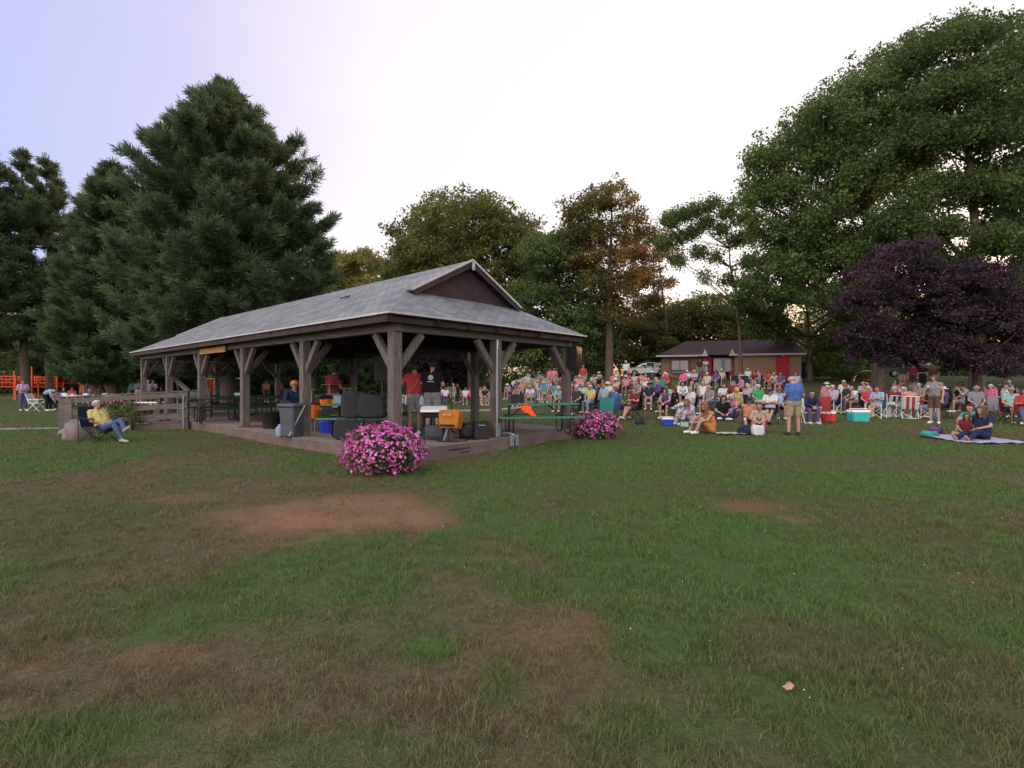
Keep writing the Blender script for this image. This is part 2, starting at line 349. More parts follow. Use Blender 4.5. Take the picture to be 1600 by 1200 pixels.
# grass blades: one sheet of stuff, thinning with distance
def grass():
    P = []
    for y0, y1, dens, hgt, wid in ((1.3,3.2,5600,.042,.0042),(3.2,5.5,3000,.044,.0058),(5.5,9,1500,.044,.0085),(9,15,620,.045,.013),(15,24,170,.047,.023)):
        a = y1*1.08+2.4
        n = int(dens*(y1-y0)*2*a)
        x = RNG.uniform(-a, a, n); y = RNG.uniform(y0, y1, n)
        k = np.abs(x) < y*1.08+2.4
        x = x[k]; y = y[k]
        P.append((x, y, np.full(len(x), hgt), np.full(len(x), wid)))
    x, y, h, w = [np.concatenate(q) for q in zip(*P)]
    dry, bare, lush = fields(x, y)
    tuft = fbm(x, y, .16, 31); big = fbm(x, y, .8, 41)
    keep = RNG.random(len(x)) < (1-.80*bare)*(.18+1.45*sstep(.34, .62, tuft))*(.75+.25*lush)
    keep &= ~in_pav(x, y)
    x, y, h, w, dry, bare, lush, tuft, big = [q[keep] for q in (x, y, h, w, dry, bare, lush, tuft, big)]
    n = len(x); h = h*(.35+.9*RNG.random(n)+.45*lush+1.5*(tuft-.42)+1.0*(big-.45))*(1-.4*bare); h = np.clip(h*.78, .008, .065)
    tall = RNG.random(n) < .012; h[tall] *= 1.7
    an = RNG.uniform(0, 2*PI, n); ln = RNG.normal(0, .55, n)+.5; la = RNG.uniform(0, 2*PI, n)
    z = terr(x, y)-.004
    dx, dy = np.cos(an)*w/2, np.sin(an)*w/2; lx, ly = np.cos(la)*ln*h, np.sin(la)*ln*h
    V = np.empty((n, 5, 3))
    V[:,0] = np.stack([x-dx, y-dy, z], 1); V[:,1] = np.stack([x+dx, y+dy, z], 1)
    V[:,2] = np.stack([x+dx*.8+lx*.38, y+dy*.8+ly*.38, z+h*.6], 1); V[:,3] = np.stack([x-dx*.8+lx*.38, y-dy*.8+ly*.38, z+h*.6], 1)
    V[:,4] = np.stack([x+lx, y+ly, z+h], 1)
    b = np.arange(n)*5
    F3 = np.concatenate([np.stack([b, b+1, b+2], 1), np.stack([b, b+2, b+3], 1), np.stack([b+3, b+2, b+4], 1)])
    rp = lambda q: np.repeat(q, 5)
    me = np_mesh('grass', V.reshape(-1, 3), F3, {'dry': rp(dry), 'bare': rp(bare), 'lush': rp(lush), 'var': rp(RNG.random(n))})
    o = meshobj('grass', me, grassmat('grass_blade', True)); tag(o, 'short patchy green and straw coloured lawn grass', 'grass', kind='stuff')
    # clover flowers
    m = 420; fx = RNG.uniform(-1, 1, m*6); fy = RNG.uniform(2.4, 13, m*6); fx = fx*fy*1.05
    _, bb, ll = fields(fx, fy); kk = RNG.random(m*6) < (.04+.22*ll)*(fx > -1.0)*np.clip(fy/8, .25, 1); fx = fx[kk]; fy = fy[kk]
    mb = MB()
    for a, c in zip(fx, fy):
        s = random.uniform(.003, .0055)*(1 if c > 5 else .8); mb.ball((a, c, tz(a, c)+random.uniform(.03, .055)), s, 5, 3)
    tag(mb.build('clover_flowers', mat('clover_white', (.55,.52,.48), .8)), 'tiny white clover blooms dotted through the green lawn', 'flowers', kind='stuff')

# ---------------------------------------------------------------- pavilion frame of reference
K = .93
Lx = Vector((-.75, .662, 0)).normalized(); Sx = Vector((.663, .749, 0)).normalized()
P0 = Vector((-2.5*K, 10.8*K, 0)); SP = 3.99*K; W = 6.28*K; LEN = 5*SP; SLAB = .23; OV = .45*K
PR = math.atan2(Lx.y, Lx.x)
def pv(l, s, z=0): v = P0+Lx*l+Sx*s; v.z = z; return v
def in_pav(x, y):
    dx = x-P0.x; dy = y-P0.y; det = Lx.x*Sx.y-Lx.y*Sx.x
    l = (dx*Sx.y-dy*Sx.x)/det; s = (Lx.x*dy-Lx.y*dx)/det
    return (l > -.5) & (l < LEN+.5) & (s > -.5) & (s < W+.5)
def poly_slab(mb, pts, z0, z1):
    n = len(pts); vs = [(p[0], p[1], z0) for p in pts]+[(p[0], p[1], z1) for p in pts]
    mb.add(vs, [tuple(reversed(range(n))), tuple(range(n, 2*n))]+[(i, (i+1) % n, (i+1) % n+n, i+n) for i in range(n)])
def path(pts, w, name, matl, lift=.012):
    """a strip following the terrain"""
    V = []; Fs = []; m = 60
    P = [Vector(p) for p in pts]; seg = []
    tot = sum((P[i+1]-P[i]).length for i in range(len(P)-1))
    for k in range(m+1):
        d = tot*k/m
        for i in range(len(P)-1):
            L = (P[i+1]-P[i]).length
            if d <= L+1e-6: break
            d -= L
        t = (P[i+1]-P[i]).normalized(); c = P[i]+t*d; nrm = Vector((-t.y, t.x))
        for j in range(5):
            q = c+nrm*(j/4-.5)*w; V.append((q.x, q.y, tz(q.x, q.y)+lift))
    for k in range(m):
        for j in range(4): a = k*5+j; Fs.append((a, a+1, a+6, a+5))
    o = meshobj(name, np_mesh(name, V, Fs), matl); tag(o, kind='structure'); return o
PATHM = mat('path_concrete', (.17,.15,.14), .9, scale=3, c2=(.30,.27,.26))
path([(-30,15.6),(-20,16.1),(-14.7,17.3)], .9, 'path', PATHM)
path([(-26,31),(-8,28.3),(4.2,27.2)], 1.5, 'path', PATHM)
ASPH = mat('asphalt', (.045,.045,.048), .9, scale=30, c2=(.07,.07,.072))
path([(-6,62),(6,56),(20,56),(70,50)], 7, 'road', ASPH, .02)

# ---------------------------------------------------------------- pavilion
pav = empty('pavilion', pv(0,0,0), PR, 'open timber picnic pavilion with grey shingle roof and gablet on a concrete slab', 'pavilion')
# local frame: +x along L, across = local -y ... use helper in world then bring back
PI_INV = (Matrix.Translation(pv(0,0,0)) @ Matrix.Rotation(PR, 4, 'Z')).inverted()
def pmb(): m = MB(); m.T = PI_INV; return m
ev = .42
m = pmb(); poly_slab(m, [pv(-ev,-ev), pv(-ev,W+ev), pv(LEN+ev,W+ev), pv(LEN+ev,-ev)], -.25, SLAB-.004)
m.build('slab', CONCS, pav)
m = pmb(); poly_slab(m, [pv(-ev,-ev), pv(-ev,W+ev), pv(LEN+ev,W+ev), pv(LEN+ev,-ev)], SLAB-.003, SLAB)
m.build('floor_surface', CONC, pav)
BZ0, BZ1 = 2.55, 2.80           # perimeter beam
posts = [(k*SP, 0) for k in range(6)]+[(k*SP, W) for k in range(6)]+[(0, W/2), (LEN, W/2)]
def post(l, s):
    m = pmb(); w = .2
    c = pv(l, s, 0); hw = w/2
    pts = [c+Lx*a*hw+Sx*b*hw for a, b in ((-1,-1),(1,-1),(1,1),(-1,1))]
    poly_slab(m, pts, SLAB, BZ0); return m.build('post', WOOD, pav)
def brace(l, s, d):
    m = pmb(); c = pv(l, s)
    a = c+d*.09+Vector((0,0,BZ0-.72)); b = c+d*.66+Vector((0,0,BZ0-.02))
    m.bar(a, b, .10, .14); m.build('knee_brace', WOOD, pav)
for l, s in posts:
    post(l, s)
    if s in (0, W):
        if l < LEN-.1: brace(l, s, Lx)
        if l > .1: brace(l, s, -Lx)
    if l in (0, LEN):
        if s > .1: brace(l, s, -Sx)
        if s < W-.1: brace(l, s, Sx)
    if s == 0 and 0 < l < LEN: brace(l, s, Sx)
    if s == W and 0 < l < LEN: brace(l, s, -Sx)
def beam(a, b, z0, z1, w, nm='beam', mt=WOODH):
    d = (b-a).normalized(); n = Vector((-d.y, d.x, 0))*w/2
    m = pmb(); poly_slab(m, [a+n, a-n, b-n, b+n], z0, z1); m.build(nm, mt, pav)
beam(pv(-.15,0), pv(LEN+.15,0), BZ0, BZ1, .16); beam(pv(-.15,W), pv(LEN+.15,W), BZ0, BZ1, .16)
beam(pv(0,.083), pv(0,W-.083), BZ0+.004, BZ1-.004, .16); beam(pv(LEN,.083), pv(LEN,W-.083), BZ0+.004, BZ1-.004, .16)
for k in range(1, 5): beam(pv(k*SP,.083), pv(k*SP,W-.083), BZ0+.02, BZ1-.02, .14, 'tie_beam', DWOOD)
# roof surfaces
EZ, RZ = 2.86, 4.62; half = W/2+OV; slope = (RZ-EZ)/half
def rz_(s): return EZ+slope*(min(s, W-s)+OV)
GL = 1.10*K; GO = .24*K          # gable wall position along l, rake overhang
def zhip(d): return EZ+slope*d   # d from eave edge
hd = GL+OV                       # hip run in plan
zt = zhip(hd)
SH = bpy.data.materials.new('grey_shingle'); SH.use_nodes = True
def shingle(mtl, c1, c2, scale):
    t = mtl.node_tree; b = t.nodes['Principled BSDF']; b.inputs['Roughness'].default_value = .75; b.inputs['Specular IOR Level'].default_value = .45
    uvn = N(t, 'ShaderNodeUVMap'); br = N(t, 'ShaderNodeTexBrick'); br.offset = .5
    br.inputs['Scale'].default_value = scale; br.inputs['Mortar Size'].default_value = .012; br.inputs['Brick Width'].default_value = .32; br.inputs['Row Height'].default_value = .14
    br.inputs['Color1'].default_value = (*c1, 1); br.inputs['Color2'].default_value = (*c2, 1); br.inputs['Mortar'].default_value = (c1[0]*.35, c1[1]*.35, c1[2]*.35, 1)
    t.links.new(uvn.outputs[0], br.inputs['Vector'])
    nn = N(t, 'ShaderNodeTexNoise'); nn.inputs['Scale'].default_value = 1.3; nn.inputs['Detail'].default_value = 8; t.links.new(uvn.outputs[0], nn.inputs['Vector'])
    mx = N(t, 'ShaderNodeMix', data_type='RGBA', blend_type='MULTIPLY'); mx.inputs[0].default_value = .8
    cr2 = N(t, 'ShaderNodeValToRGB'); cr2.color_ramp.elements[0].position = .3; cr2.color_ramp.elements[0].color = (.62,.62,.66,1); cr2.color_ramp.elements[1].position = .7; cr2.color_ramp.elements[1].color = (1.25,1.22,1.2,1)
    t.links.new(nn.outputs[0], cr2.inputs[0]); t.links.new(br.outputs[0], mx.inputs[6]); t.links.new(cr2.outputs[0], mx.inputs[7]); t.links.new(mx.outputs[2], b.inputs['Base Color'])
    bn = N(t, 'ShaderNodeBump'); bn.inputs['Strength'].default_value = .6; bn.inputs['Distance'].default_value = .02
    t.links.new(br.outputs['Fac'], bn.inputs['Height']); bn.invert = True; t.links.new(bn.outputs[0], b.inputs['Normal'])
shingle(SH, (.125,.135,.155), (.19,.20,.225), 1.0)
def roofmesh(name, polys, M0, matl, parent, th=.05, under=None):
    """polys: list of (pts, udir, vorigin); slabs with uv in metres"""
    me = bpy.data.meshes.new(name); vs = []; fs = []; uvs = []; mi = []
    for pts, ud in polys:
        pts = [Vector(p) for p in pts]; n = (pts[1]-pts[0]).cross(pts[2]-pts[0]).normalized()
        if n.z < 0: pts.reverse(); n = -n
        u = Vector(ud).normalized(); v = n.cross(u)
        b = len(vs); k = len(pts)
        vs += [M0 @ p for p in pts]+[M0 @ (p-n*th) for p in pts]
        fs.append(tuple(range(b, b+k))); uvs += [(p.dot(u), p.dot(v)) for p in pts]; mi.append(0)
        fs.append(tuple(reversed(range(b+k, b+2*k)))); uvs += [(p.dot(u), p.dot(v)) for p in reversed(pts)]; mi.append(1)
        for i in range(k):
            j = (i+1) % k; fs.append((b+j, b+i, b+k+i, b+k+j)); uvs += [(0,0)]*4; mi.append(1)
    me.from_pydata(vs, [], fs); l = me.uv_layers.new(name='UVMap'); l.data.foreach_set('uv', [c for q in uvs for c in q])
    me.polygons.foreach_set('material_index', mi)
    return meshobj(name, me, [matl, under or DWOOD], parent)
def side(s_e, sg):
    # hexagon of a long side: eave corners, hip lines up to rake tips, ridge
    sh = s_e+sg*hd
    gl = GL-GO; gh = LEN-GL+GO
    return [pv(-OV, s_e, EZ), pv(GL, sh, zt), pv(gl, sh, zt), pv(gl, W/2, RZ), pv(gh, W/2, RZ), pv(gh, sh, zt), pv(LEN-GL, sh, zt), pv(LEN+OV, s_e, EZ)]
polys = []
for s_e, sg in ((-OV, 1), (W+OV, -1)):
    q = side(s_e, sg)
    polys.append(([q[0], q[1], q[6], q[7]], Lx)); polys.append(([q[2], q[3], q[4], q[5]], Lx))
for l_e, gg in ((-OV, GL), (LEN+OV, LEN-GL)):
    s0 = -OV+hd; s1 = W+OV-hd
    polys.append(([pv(l_e,-OV,EZ), pv(gg,s0,zt), pv(gg,s1,zt), pv(l_e,W+OV,EZ)], Sx))
roof = roofmesh('roof', polys, PI_INV, SH, pav)
for gg in (GL, LEN-GL):
    m = pmb(); th = .05
    n = [pv(gg,-OV+hd+.05,zt-.02), pv(gg,W+OV-hd-.05,zt-.02), pv(gg,W/2,RZ-.08)]
    dd = Lx*.04*(1 if gg < 2 else -1)
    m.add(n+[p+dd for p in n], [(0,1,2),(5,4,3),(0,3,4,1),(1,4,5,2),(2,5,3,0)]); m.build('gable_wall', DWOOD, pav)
FASC = mat('pale_fascia', (.36,.35,.37), .6, .1)
def edge(a, b, h=.05, w=.03, nm='drip_edge', mt=FASC, dz=0):
    m = pmb(); m.bar(Vector(a)+Vector((0,0,dz)), Vector(b)+Vector((0,0,dz)), w, h); m.build(nm, mt, pav)
c4 = [pv(-OV,-OV,EZ), pv(-OV,W+OV,EZ), pv(LEN+OV,W+OV,EZ), pv(LEN+OV,-OV,EZ)]
for i in range(4): edge(c4[i], c4[(i+1) % 4], .035, .035, dz=-.005)
for gl in (GL-GO, LEN-GL+GO):
    for s_ in (-OV+hd, W+OV-hd):
        edge(pv(gl, s_, zt+.0), pv(gl, W/2, RZ+.0), .05, .04, 'rake_trim', FASC)
        edge(pv(gl+.02, s_+(.07 if s_ < W/2 else -.07), zt-.06), pv(gl+.02, W/2, RZ-.12), .11, .03, 'rake_board', DWOOD)
m = pmb(); m.box(pv(GL-GO-.03, W/2, RZ-.16), (.05,.05,.2), PR); m.build('gable_bracket', FASC, pav)
# fascia boards and rafters
ci = OV-.03
for i in range(4):
    a, b = c4[i].copy(), c4[(i+1) % 4].copy(); a.z = b.z = 0
    ctr = pv(LEN/2, W/2); a = a+(ctr-a)*.012; b = b+(ctr-b)*.012
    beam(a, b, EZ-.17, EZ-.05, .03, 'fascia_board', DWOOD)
k = 0; l = .6
while l < LEN-.3:
    for s_e, sg in ((0, 1), (W, -1)):
        zc = EZ+slope*OV
        run = min(W/2-.03, max(.6, min(l, LEN-l)+.1))
        a = pv(l, s_e-sg*(OV-.04), EZ-.11); b = pv(l, s_e+sg*run, EZ-.11+slope*(run+OV-.04))
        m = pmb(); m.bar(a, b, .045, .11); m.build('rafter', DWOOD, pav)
    l += .9*K*SP/3.7
for s_ in (.8, 1.7, 2.6, 3.4, 4.2, 5.0):
    run = min(GL, .9); m = pmb(); m.bar(pv(-OV+.04, s_, EZ-.11), pv(run, s_, EZ-.11+slope*(run+OV-.04)), .045, .11); m.build('rafter', DWOOD, pav)
    m = pmb(); m.bar(pv(LEN+OV-.04, s_, EZ-.11), pv(LEN-run, s_, EZ-.11+slope*(run+OV-.04)), .045, .11); m.build('rafter', DWOOD, pav)
# loose shingle tabs on the roof
m = pmb()
for dl, ds in ((0,0),(.3,.03),(.12,.1)):
    s0 = 1.55+ds; l0 = 4.3+dl; m.bar(pv(l0, s0, rz_(s0)+.012), pv(l0+.28, s0+.02, rz_(s0+.02)+.018), .02, .04)
m.build('lifted_shingle', DWOOD, pav)
# grey conduit, box and the outlet boxes of the right middle post
m = pmb(); c = pv(-.13, W/2-.10); m.tube([(c.x, c.y, SLAB), (c.x, c.y, BZ0)], .026, 8); m.build('conduit', GALV, pav, True)
m = pmb(); m.box((c.x, c.y, SLAB+.17), (.11,.14,.32), PR, bev=.01); m.build('electrical_box', GALV, pav)
for ds in (.02, .19):
    c = pv(-ev-.05, W/2+.02+ds, 0); m = pmb(); m.box((c.x, c.y, .16), (.09,.10,.26), PR, bev=.01); m.build('outlet_box', GALV, pav)
m = pmb(); a = pv(-.16, W/2+.05, .31); b = pv(-ev-.06, W/2+.12, .30)
m.tube([a, (a+b)/2+Vector((0,0,.03)), b, b+Vector((0,0,-.1))], .02, 6); m.build('cable', GALV, pav, True)
SIGN = mat('orange_sign_board', (.28,.11,.015), .5, c2=(.42,.18,.03), scale=5)  # mottled orange base colour over the whole board
sg_ = empty('sign_board', pv(2.62*SP, -.13, 2.58), PR, 'varnished orange wooden board fixed under the pavilion eave beside the fourth post', 'sign')
m = MB(); m.box((0,0,0), (2.3,.04,.20), bev=.01); m.build('board', SIGN, sg_)
m = MB(); m.box((0,.0,.12), (2.36,.06,.03)); m.build('frame', DWOOD, sg_)
SLOT = mat('dark_recess', (.012,.010,.010), .9)
for s0, z0, w0 in ((1.35, .12, .62), (1.52, .04, .26)):
    c = pv(-ev-.003, s0, z0); m = pmb(); m.box((c.x, c.y, z0), (.006, w0, .022), PR); m.build('slab_slot', SLOT, pav)
# ---------------------------------------------------------------- trees
def unit(n): v = RNG.normal(size=(n, 3)); return v/np.linalg.norm(v, axis=1, keepdims=True)
def leaf_quads(C, size, up=.35, asp=.62, var=None, nrm=None):
    n = len(C); nn = unit(n) if nrm is None else nrm; nn = nn+np.array([0, 0, up]); nn /= np.linalg.norm(nn, axis=1, keepdims=True)
    r = unit(n); u = np.cross(nn, r); u /= np.linalg.norm(u, axis=1, keepdims=True)+1e-9; v = np.cross(nn, u)
    s = size*RNG.uniform(.6, 1.35, n)[:, None]
    V = np.stack([C-u*s*.5, C+v*s*asp*.5+nn*s*.08, C+u*s*.5, C-v*s*asp*.5+nn*s*.08], 1)
    F4 = np.arange(n*4).reshape(n, 4)
    return V.reshape(-1, 3), F4, np.repeat(var if var is not None else RNG.random(n), 4)
def broad_crown(blobs, n_clus, n_leaf, csize, lsize, hue=None, bough=None, shell=.45, flat=.6):
    """blobs: (x,y,z,rx,ry,rz) crown lumps; returns leaf centres and cluster centres"""
    B = np.array(blobs, float); vol = B[:,3]*B[:,4]*B[:,5]; pr = vol**.75; pr /= pr.sum()
    bi = RNG.choice(len(B), n_clus, p=pr)
    d = unit(n_clus); d[:,2] = np.where(d[:,2] < -.35, -d[:,2]*.6, d[:,2]); d /= np.linalg.norm(d, axis=1, keepdims=True)
    rr = shell+(1-shell)*RNG.random(n_clus)**.6; rr *= 1+.16*RNG.normal(size=n_clus)*(RNG.random(n_clus) < .5)
    CC = B[bi,:3]+d*rr[:,None]*B[bi,3:]
    cv = np.clip(.5+.22*RNG.normal(size=n_clus), 0, 1)
    if hue is not None: cv = hue(CC, cv)
    sz = csize*RNG.uniform(.55, 1.5, n_clus)
    per = (n_leaf*(sz/csize)**1.6*RNG.uniform(.5, 1.4, n_clus)).astype(int)+3
    ci = np.repeat(np.arange(n_clus), per); n = len(ci)
    off = unit(n)*(RNG.random(n)**.5)[:,None]*sz[ci][:,None]; off[:,2] *= flat
    C = CC[ci]+off
    var = np.clip(cv[ci]+.13*RNG.normal(size=n), 0, 1)
    return C, CC, var, leaf_quads(C, lsize, var=var)
def curve(a, b, bend, n=5):
    a = Vector(a); b = Vector(b); out = []
    s = Vector((random.uniform(-1,1), random.uniform(-1,1), 0))*bend
    for i in range(n+1):
        t = i/n; p = a.lerp(b, t); p += s*math.sin(PI*t); p.z += bend*.8*math.sin(PI*t)*.6; out.append(p)
    return out
def broad_tree(name, loc, trunk_h, trunk_r, blobs, n_clus, n_leaf, csize, lsize, lm, label, cat='tree', group=None, bark=None, limbs=26, hue=None, lean=(0,0), stems=1, shell=.45, flat=.6):
    root = empty(name, loc, 0, label, cat, group)
    C, CC, var, (V, F4, A) = broad_crown(blobs, n_clus, n_leaf, csize, lsize, hue, shell=shell, flat=flat)
    mb = MB(); B = np.array(blobs); top = float((B[:,2]+B[:,5]).max()); cx, cy = float(np.average(B[:,0])), float(np.average(B[:,1]))
    cz = float(np.average(B[:,2]))
    nodes = []
    for s in range(stems):
        ox = (s-(stems-1)/2)*trunk_r*2.6; sp = (s-(stems-1)/2)*1.3
        pts = []; rad = []
        ht = trunk_h+(top-trunk_h)*.72
        for i in range(9):
            t = i/8; z = ht*t
            pts.append(Vector((ox+sp*t*2+lean[0]*t+(cx-0)*t*t*.6+random.uniform(-1,1)*.06*z*.15, lean[1]*t+cy*t*t*.6+random.uniform(-1,1)*.06*z*.15, z-(.25 if i == 0 else 0))))
            rad.append(trunk_r*((1.35 if i == 0 else 1)-.82*t**.9)/(1 if stems == 1 else 1.25))
        pts.insert(1, pts[0].lerp(pts[1], .18)); rad.insert(1, trunk_r*.98/(1 if stems == 1 else 1.25))
        mb.tube(pts, rad, 10); nodes += [(p, r) for p, r in zip(pts, rad) if p.z > trunk_h*.75]
    sel = RNG.choice(len(CC), min(limbs, len(CC)), replace=False)
    ends = []
    for i in sel:
        e = Vector(CC[i]); c = [(p, r) for p, r in nodes if p.z < e.z+.3] or nodes[:1]
        p, r = min(c, key=lambda q: (q[0]-e).length*(.6+random.random()*.6)+abs(e.z-q[0].z-((e.xy-q[0].xy).length*.7))*.6)
        L = (e-p).length; cu = curve(p, e, L*.08)
        r0 = min(r*.55, .022*L+.015); mb.tube(cu, [r0*(1-.85*k/5) for k in range(6)], 6, False); ends.append((cu, r0))
    for cu, r0 in ends:
        for _ in range(4):
            k = random.randint(2, 4); p = cu[k]
            dd = np.linalg.norm(CC-np.array(p), axis=1); j = int(np.argsort(dd)[random.randint(1, 5)]) if len(CC) > 6 else 0
            mb.tube(curve(p, CC[j], .1, 3), [r0*.35, r0*.25, r0*.18, r0*.08], 4, False)
    mb.build('trunk', bark or BARK, root, True)
    cr_ = meshobj('crown', np_mesh('crown', V, F4, {'var': A}), lm, root)
    return root
def lumps(cx, cy, z0, z1, rx, ry, n, prof=None, r=(.28,.45)):
    """n lumps filling an egg between z0 and z1"""
    out = []
    H = z1-z0
    for i in range(n):
        t = (i+.5)/n; t = min(max(t+random.uniform(-.07,.07), .04), .96)
        w = prof(t) if prof else math.sin(PI*min(1, t*.9+.12))**.7
        q = i*2.39996+random.uniform(-.3,.3); k = random.uniform(.35, .78)*w
        rr = random.uniform(*r)
        out.append((cx+math.cos(q)*rx*k, cy+math.sin(q)*ry*k, z0+H*t*.9+.05*H, rx*rr*(.6+.4*w), ry*rr*(.6+.4*w), max(H*.13, rr*rx*.5)))
    return out
G1 = leafmat('leaf_green', [(0.046,0.073,0.023),(0.080,0.122,0.036),(0.123,0.177,0.048)], .4)
G2 = leafmat('leaf_olive', [(0.065,0.076,0.023),(0.116,0.128,0.036),(0.181,0.171,0.046)], .45)
G3 = leafmat('leaf_bright', [(0.058,0.095,0.023),(0.102,0.152,0.038),(0.152,0.201,0.053)], .4)
GO_ = leafmat('leaf_turning', [(0.061,0.073,0.025),(0.116,0.107,0.034),(0.217,0.122,0.036),(0.392,0.146,0.036)], .45)
GP = leafmat('leaf_purple', [(.021,.012,.018),(.042,.024,.036),(.074,.045,.064)], .3)
GN = leafmat('pine_needles', [(0.049,0.081,0.042),(0.080,0.122,0.061),(0.116,0.165,0.079)], .3)
GPALE = leafmat('leaf_pale', [(0.102,0.104,0.026),(0.189,0.183,0.047),(0.275,0.244,0.074)], .5)

# --- pine: whorls of upswept limbs carrying tufts of long needles
def pine(loc, H, Rmax, z_low, n_whorl, label, group=None, seed=1, asym=None, trunk_r=.38, tufts=1.0, tops=1, prof=None, nper=52, name='pine_tree', lsz=.30, gapq=.12, dense=False):
    random.seed(seed); rg = np.random.default_rng(seed)
    root = empty(name, loc, 0, label, 'tree', group)
    mb = MB(); tf = []; td = []; tw = []
    pts = [Vector((.12*math.sin(i*1.3), .1*math.cos(i*1.7), H*i/10-(.3 if i == 0 else 0))) for i in range(11)]
    mb.tube(pts, [trunk_r*(1.2 if i == 0 else 1)*(1-.95*(i/10)) +.01 for i in range(11)], 10)
    for w in range(n_whorl):
        f = w/(n_whorl-1); z = z_low+(H*.985-z_low)*f**.92
        rad = Rmax*(prof(f) if prof else (1-f)**.62*(.72+.28*min(1, f*5)))
        nb = int((11 if dense else 9)-3*f)
        for b in range(nb):
            if random.random() < gapq: continue
            q = 2*PI*(b+random.uniform(-.3,.3))/nb+w*1.1; L = rad*(random.uniform(.80, 1.08) if dense else random.uniform(.62, 1.15))
            if asym: L *= asym(q, f)
            L = max(L, .35)
            p0 = Vector((0,0,z)); d = Vector((math.cos(q), math.sin(q), 0))
            rise = random.uniform(-.05,.10)+.20*f
            br = [p0+d*L*t+Vector((0,0,L*(rise*t-.10*math.sin(PI*t)+.16*t*t))) for t in (0,.2,.4,.6,.8,1)]
            r0 = .02+.013*L; mb.tube(br, [r0*(1-.85*k/5) for k in range(6)], 5, False)
            nt = int((6+L*7.5)*tufts)
            for k in range(nt):
                t = random.uniform(.22, 1.04)**.8; i = min(int(t*5), 4); c = br[i].lerp(br[i+1], t*5-i)
                sd = Vector((-d.y, d.x, 0))*random.uniform(-1,1)*L*.26*(1.15-t*.75)
                c = c+sd+Vector((0,0,random.uniform(-.10,.20)*(.4+.06*L)))
                tf.append(c); td.append((d*.6+sd.normalized()*.4+Vector((0,0,random.uniform(.15,.7)))).normalized()); tw.append(random.random())
    for k in range(7): tf.append(Vector((random.uniform(-.3,.3), random.uniform(-.3,.3), H-random.uniform(-.2,.9)))); td.append(Vector((0,0,1))); tw.append(.5)
    C = np.array([tuple(v) for v in tf]); D = np.array([tuple(v) for v in td]); Wv = np.array(tw)
    m = len(C); ii = np.repeat(np.arange(m), nper); n = len(ii)
    rv = rg.normal(size=(n, 3)); rv /= np.linalg.norm(rv, axis=1, keepdims=True)
    dirs = D[ii]*1.0+rv*.85; dirs /= np.linalg.norm(dirs, axis=1, keepdims=True)
    base = C[ii]+D[ii]*rg.uniform(-.38,.34,(n,1))+rv*rg.uniform(0,.21,(n,1))
    ln = lsz*rg.uniform(.6,1.25,n)[:,None]; r2 = rg.normal(size=(n,3)); s = np.cross(dirs, r2); s /= np.linalg.norm(s,axis=1,keepdims=True); s *= lsz*.085
    V = np.stack([base-s, base+s, base+dirs*ln+s*.5, base+dirs*ln-s*.5], 1).reshape(-1,3)
    A = np.repeat(np.clip(.2+.6*Wv[ii]+.15*rg.normal(size=n), 0, 1), 4)
    mb.build('trunk', BARK, root, True)
    meshobj('crown', np_mesh('crown', V, np.arange(n*4).reshape(n,4), {'var': A}), GN, root)
    return root
def pAt(px, Y): return at(px, Y)
pine(pAt(352,33), 20.9, 6.6, 2.6, 27, 'tallest pine, broad and pyramidal, towering behind the left half of the pavilion', seed=3, trunk_r=.42,
     prof=lambda f: min(1.0, (1-f)**.80*1.70)*(.86+.14*min(1, f*4)), nper=58, asym=lambda q, f: 1-.20*max(0, -math.cos(q))*min(1, f*2.2), gapq=.08, dense=True)
pine(pAt(174,37), 17.3, 4.5, 1.9, 21, 'second pine, shorter, its left flank over the playground beside the tallest pine', seed=8, dense=True, trunk_r=.36, nper=52)
pine(pAt(38,40), 19.6, 3.8, 4.5, 17, 'slender pine with bare lower trunk near the left edge of the photo', seed=12, trunk_r=.30, gapq=.4, prof=lambda f: .5+.55*math.sin(PI*min(1, f*.95+.1)) if f < .75 else 2.0*(1-f)+.05, nper=40)
pine(pAt(76,42), 19.8, 3.6, 6.0, 16, 'slender pine with orange lit tip, right of its bare trunked twin', seed=14, trunk_r=.28, gapq=.4, prof=lambda f: .45+.5*math.sin(PI*min(1, f*.95+.1)) if f < .75 else 2.0*(1-f)+.05, nper=40)
pine(pAt(-22,38), 19.0, 4.0, 5.0, 15, 'pine cut off by the left edge of the photo', seed=15, trunk_r=.28, gapq=.25, nper=36)
# low dense young pines behind the pavilion and playground
for i, (px, Y, h, r, lab) in enumerate(((430,47,8.0,4.6,'low bushy pine behind the pavilion, right of the tallest pine trunk'),(560,50,9.0,5.0,'low bushy pine seen between the drummer and the front corner post'),(255,45,7,4.4,'low bushy pine left of the pavilion above the slide'),(120,50,8,5,'low bushy pine over the orange playground climber'))):
    pine(pAt(px,Y), h, r, .9, 10, lab, seed=20+i, trunk_r=.2, nper=44, gapq=.03, lsz=.42, group='low pines behind the pavilion')
random.seed(5)
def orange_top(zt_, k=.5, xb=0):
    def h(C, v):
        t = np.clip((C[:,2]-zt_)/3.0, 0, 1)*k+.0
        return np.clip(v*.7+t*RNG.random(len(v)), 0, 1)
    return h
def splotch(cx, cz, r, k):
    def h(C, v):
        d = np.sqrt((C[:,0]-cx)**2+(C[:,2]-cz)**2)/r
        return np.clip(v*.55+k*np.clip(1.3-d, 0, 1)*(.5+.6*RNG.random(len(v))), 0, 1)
    return h

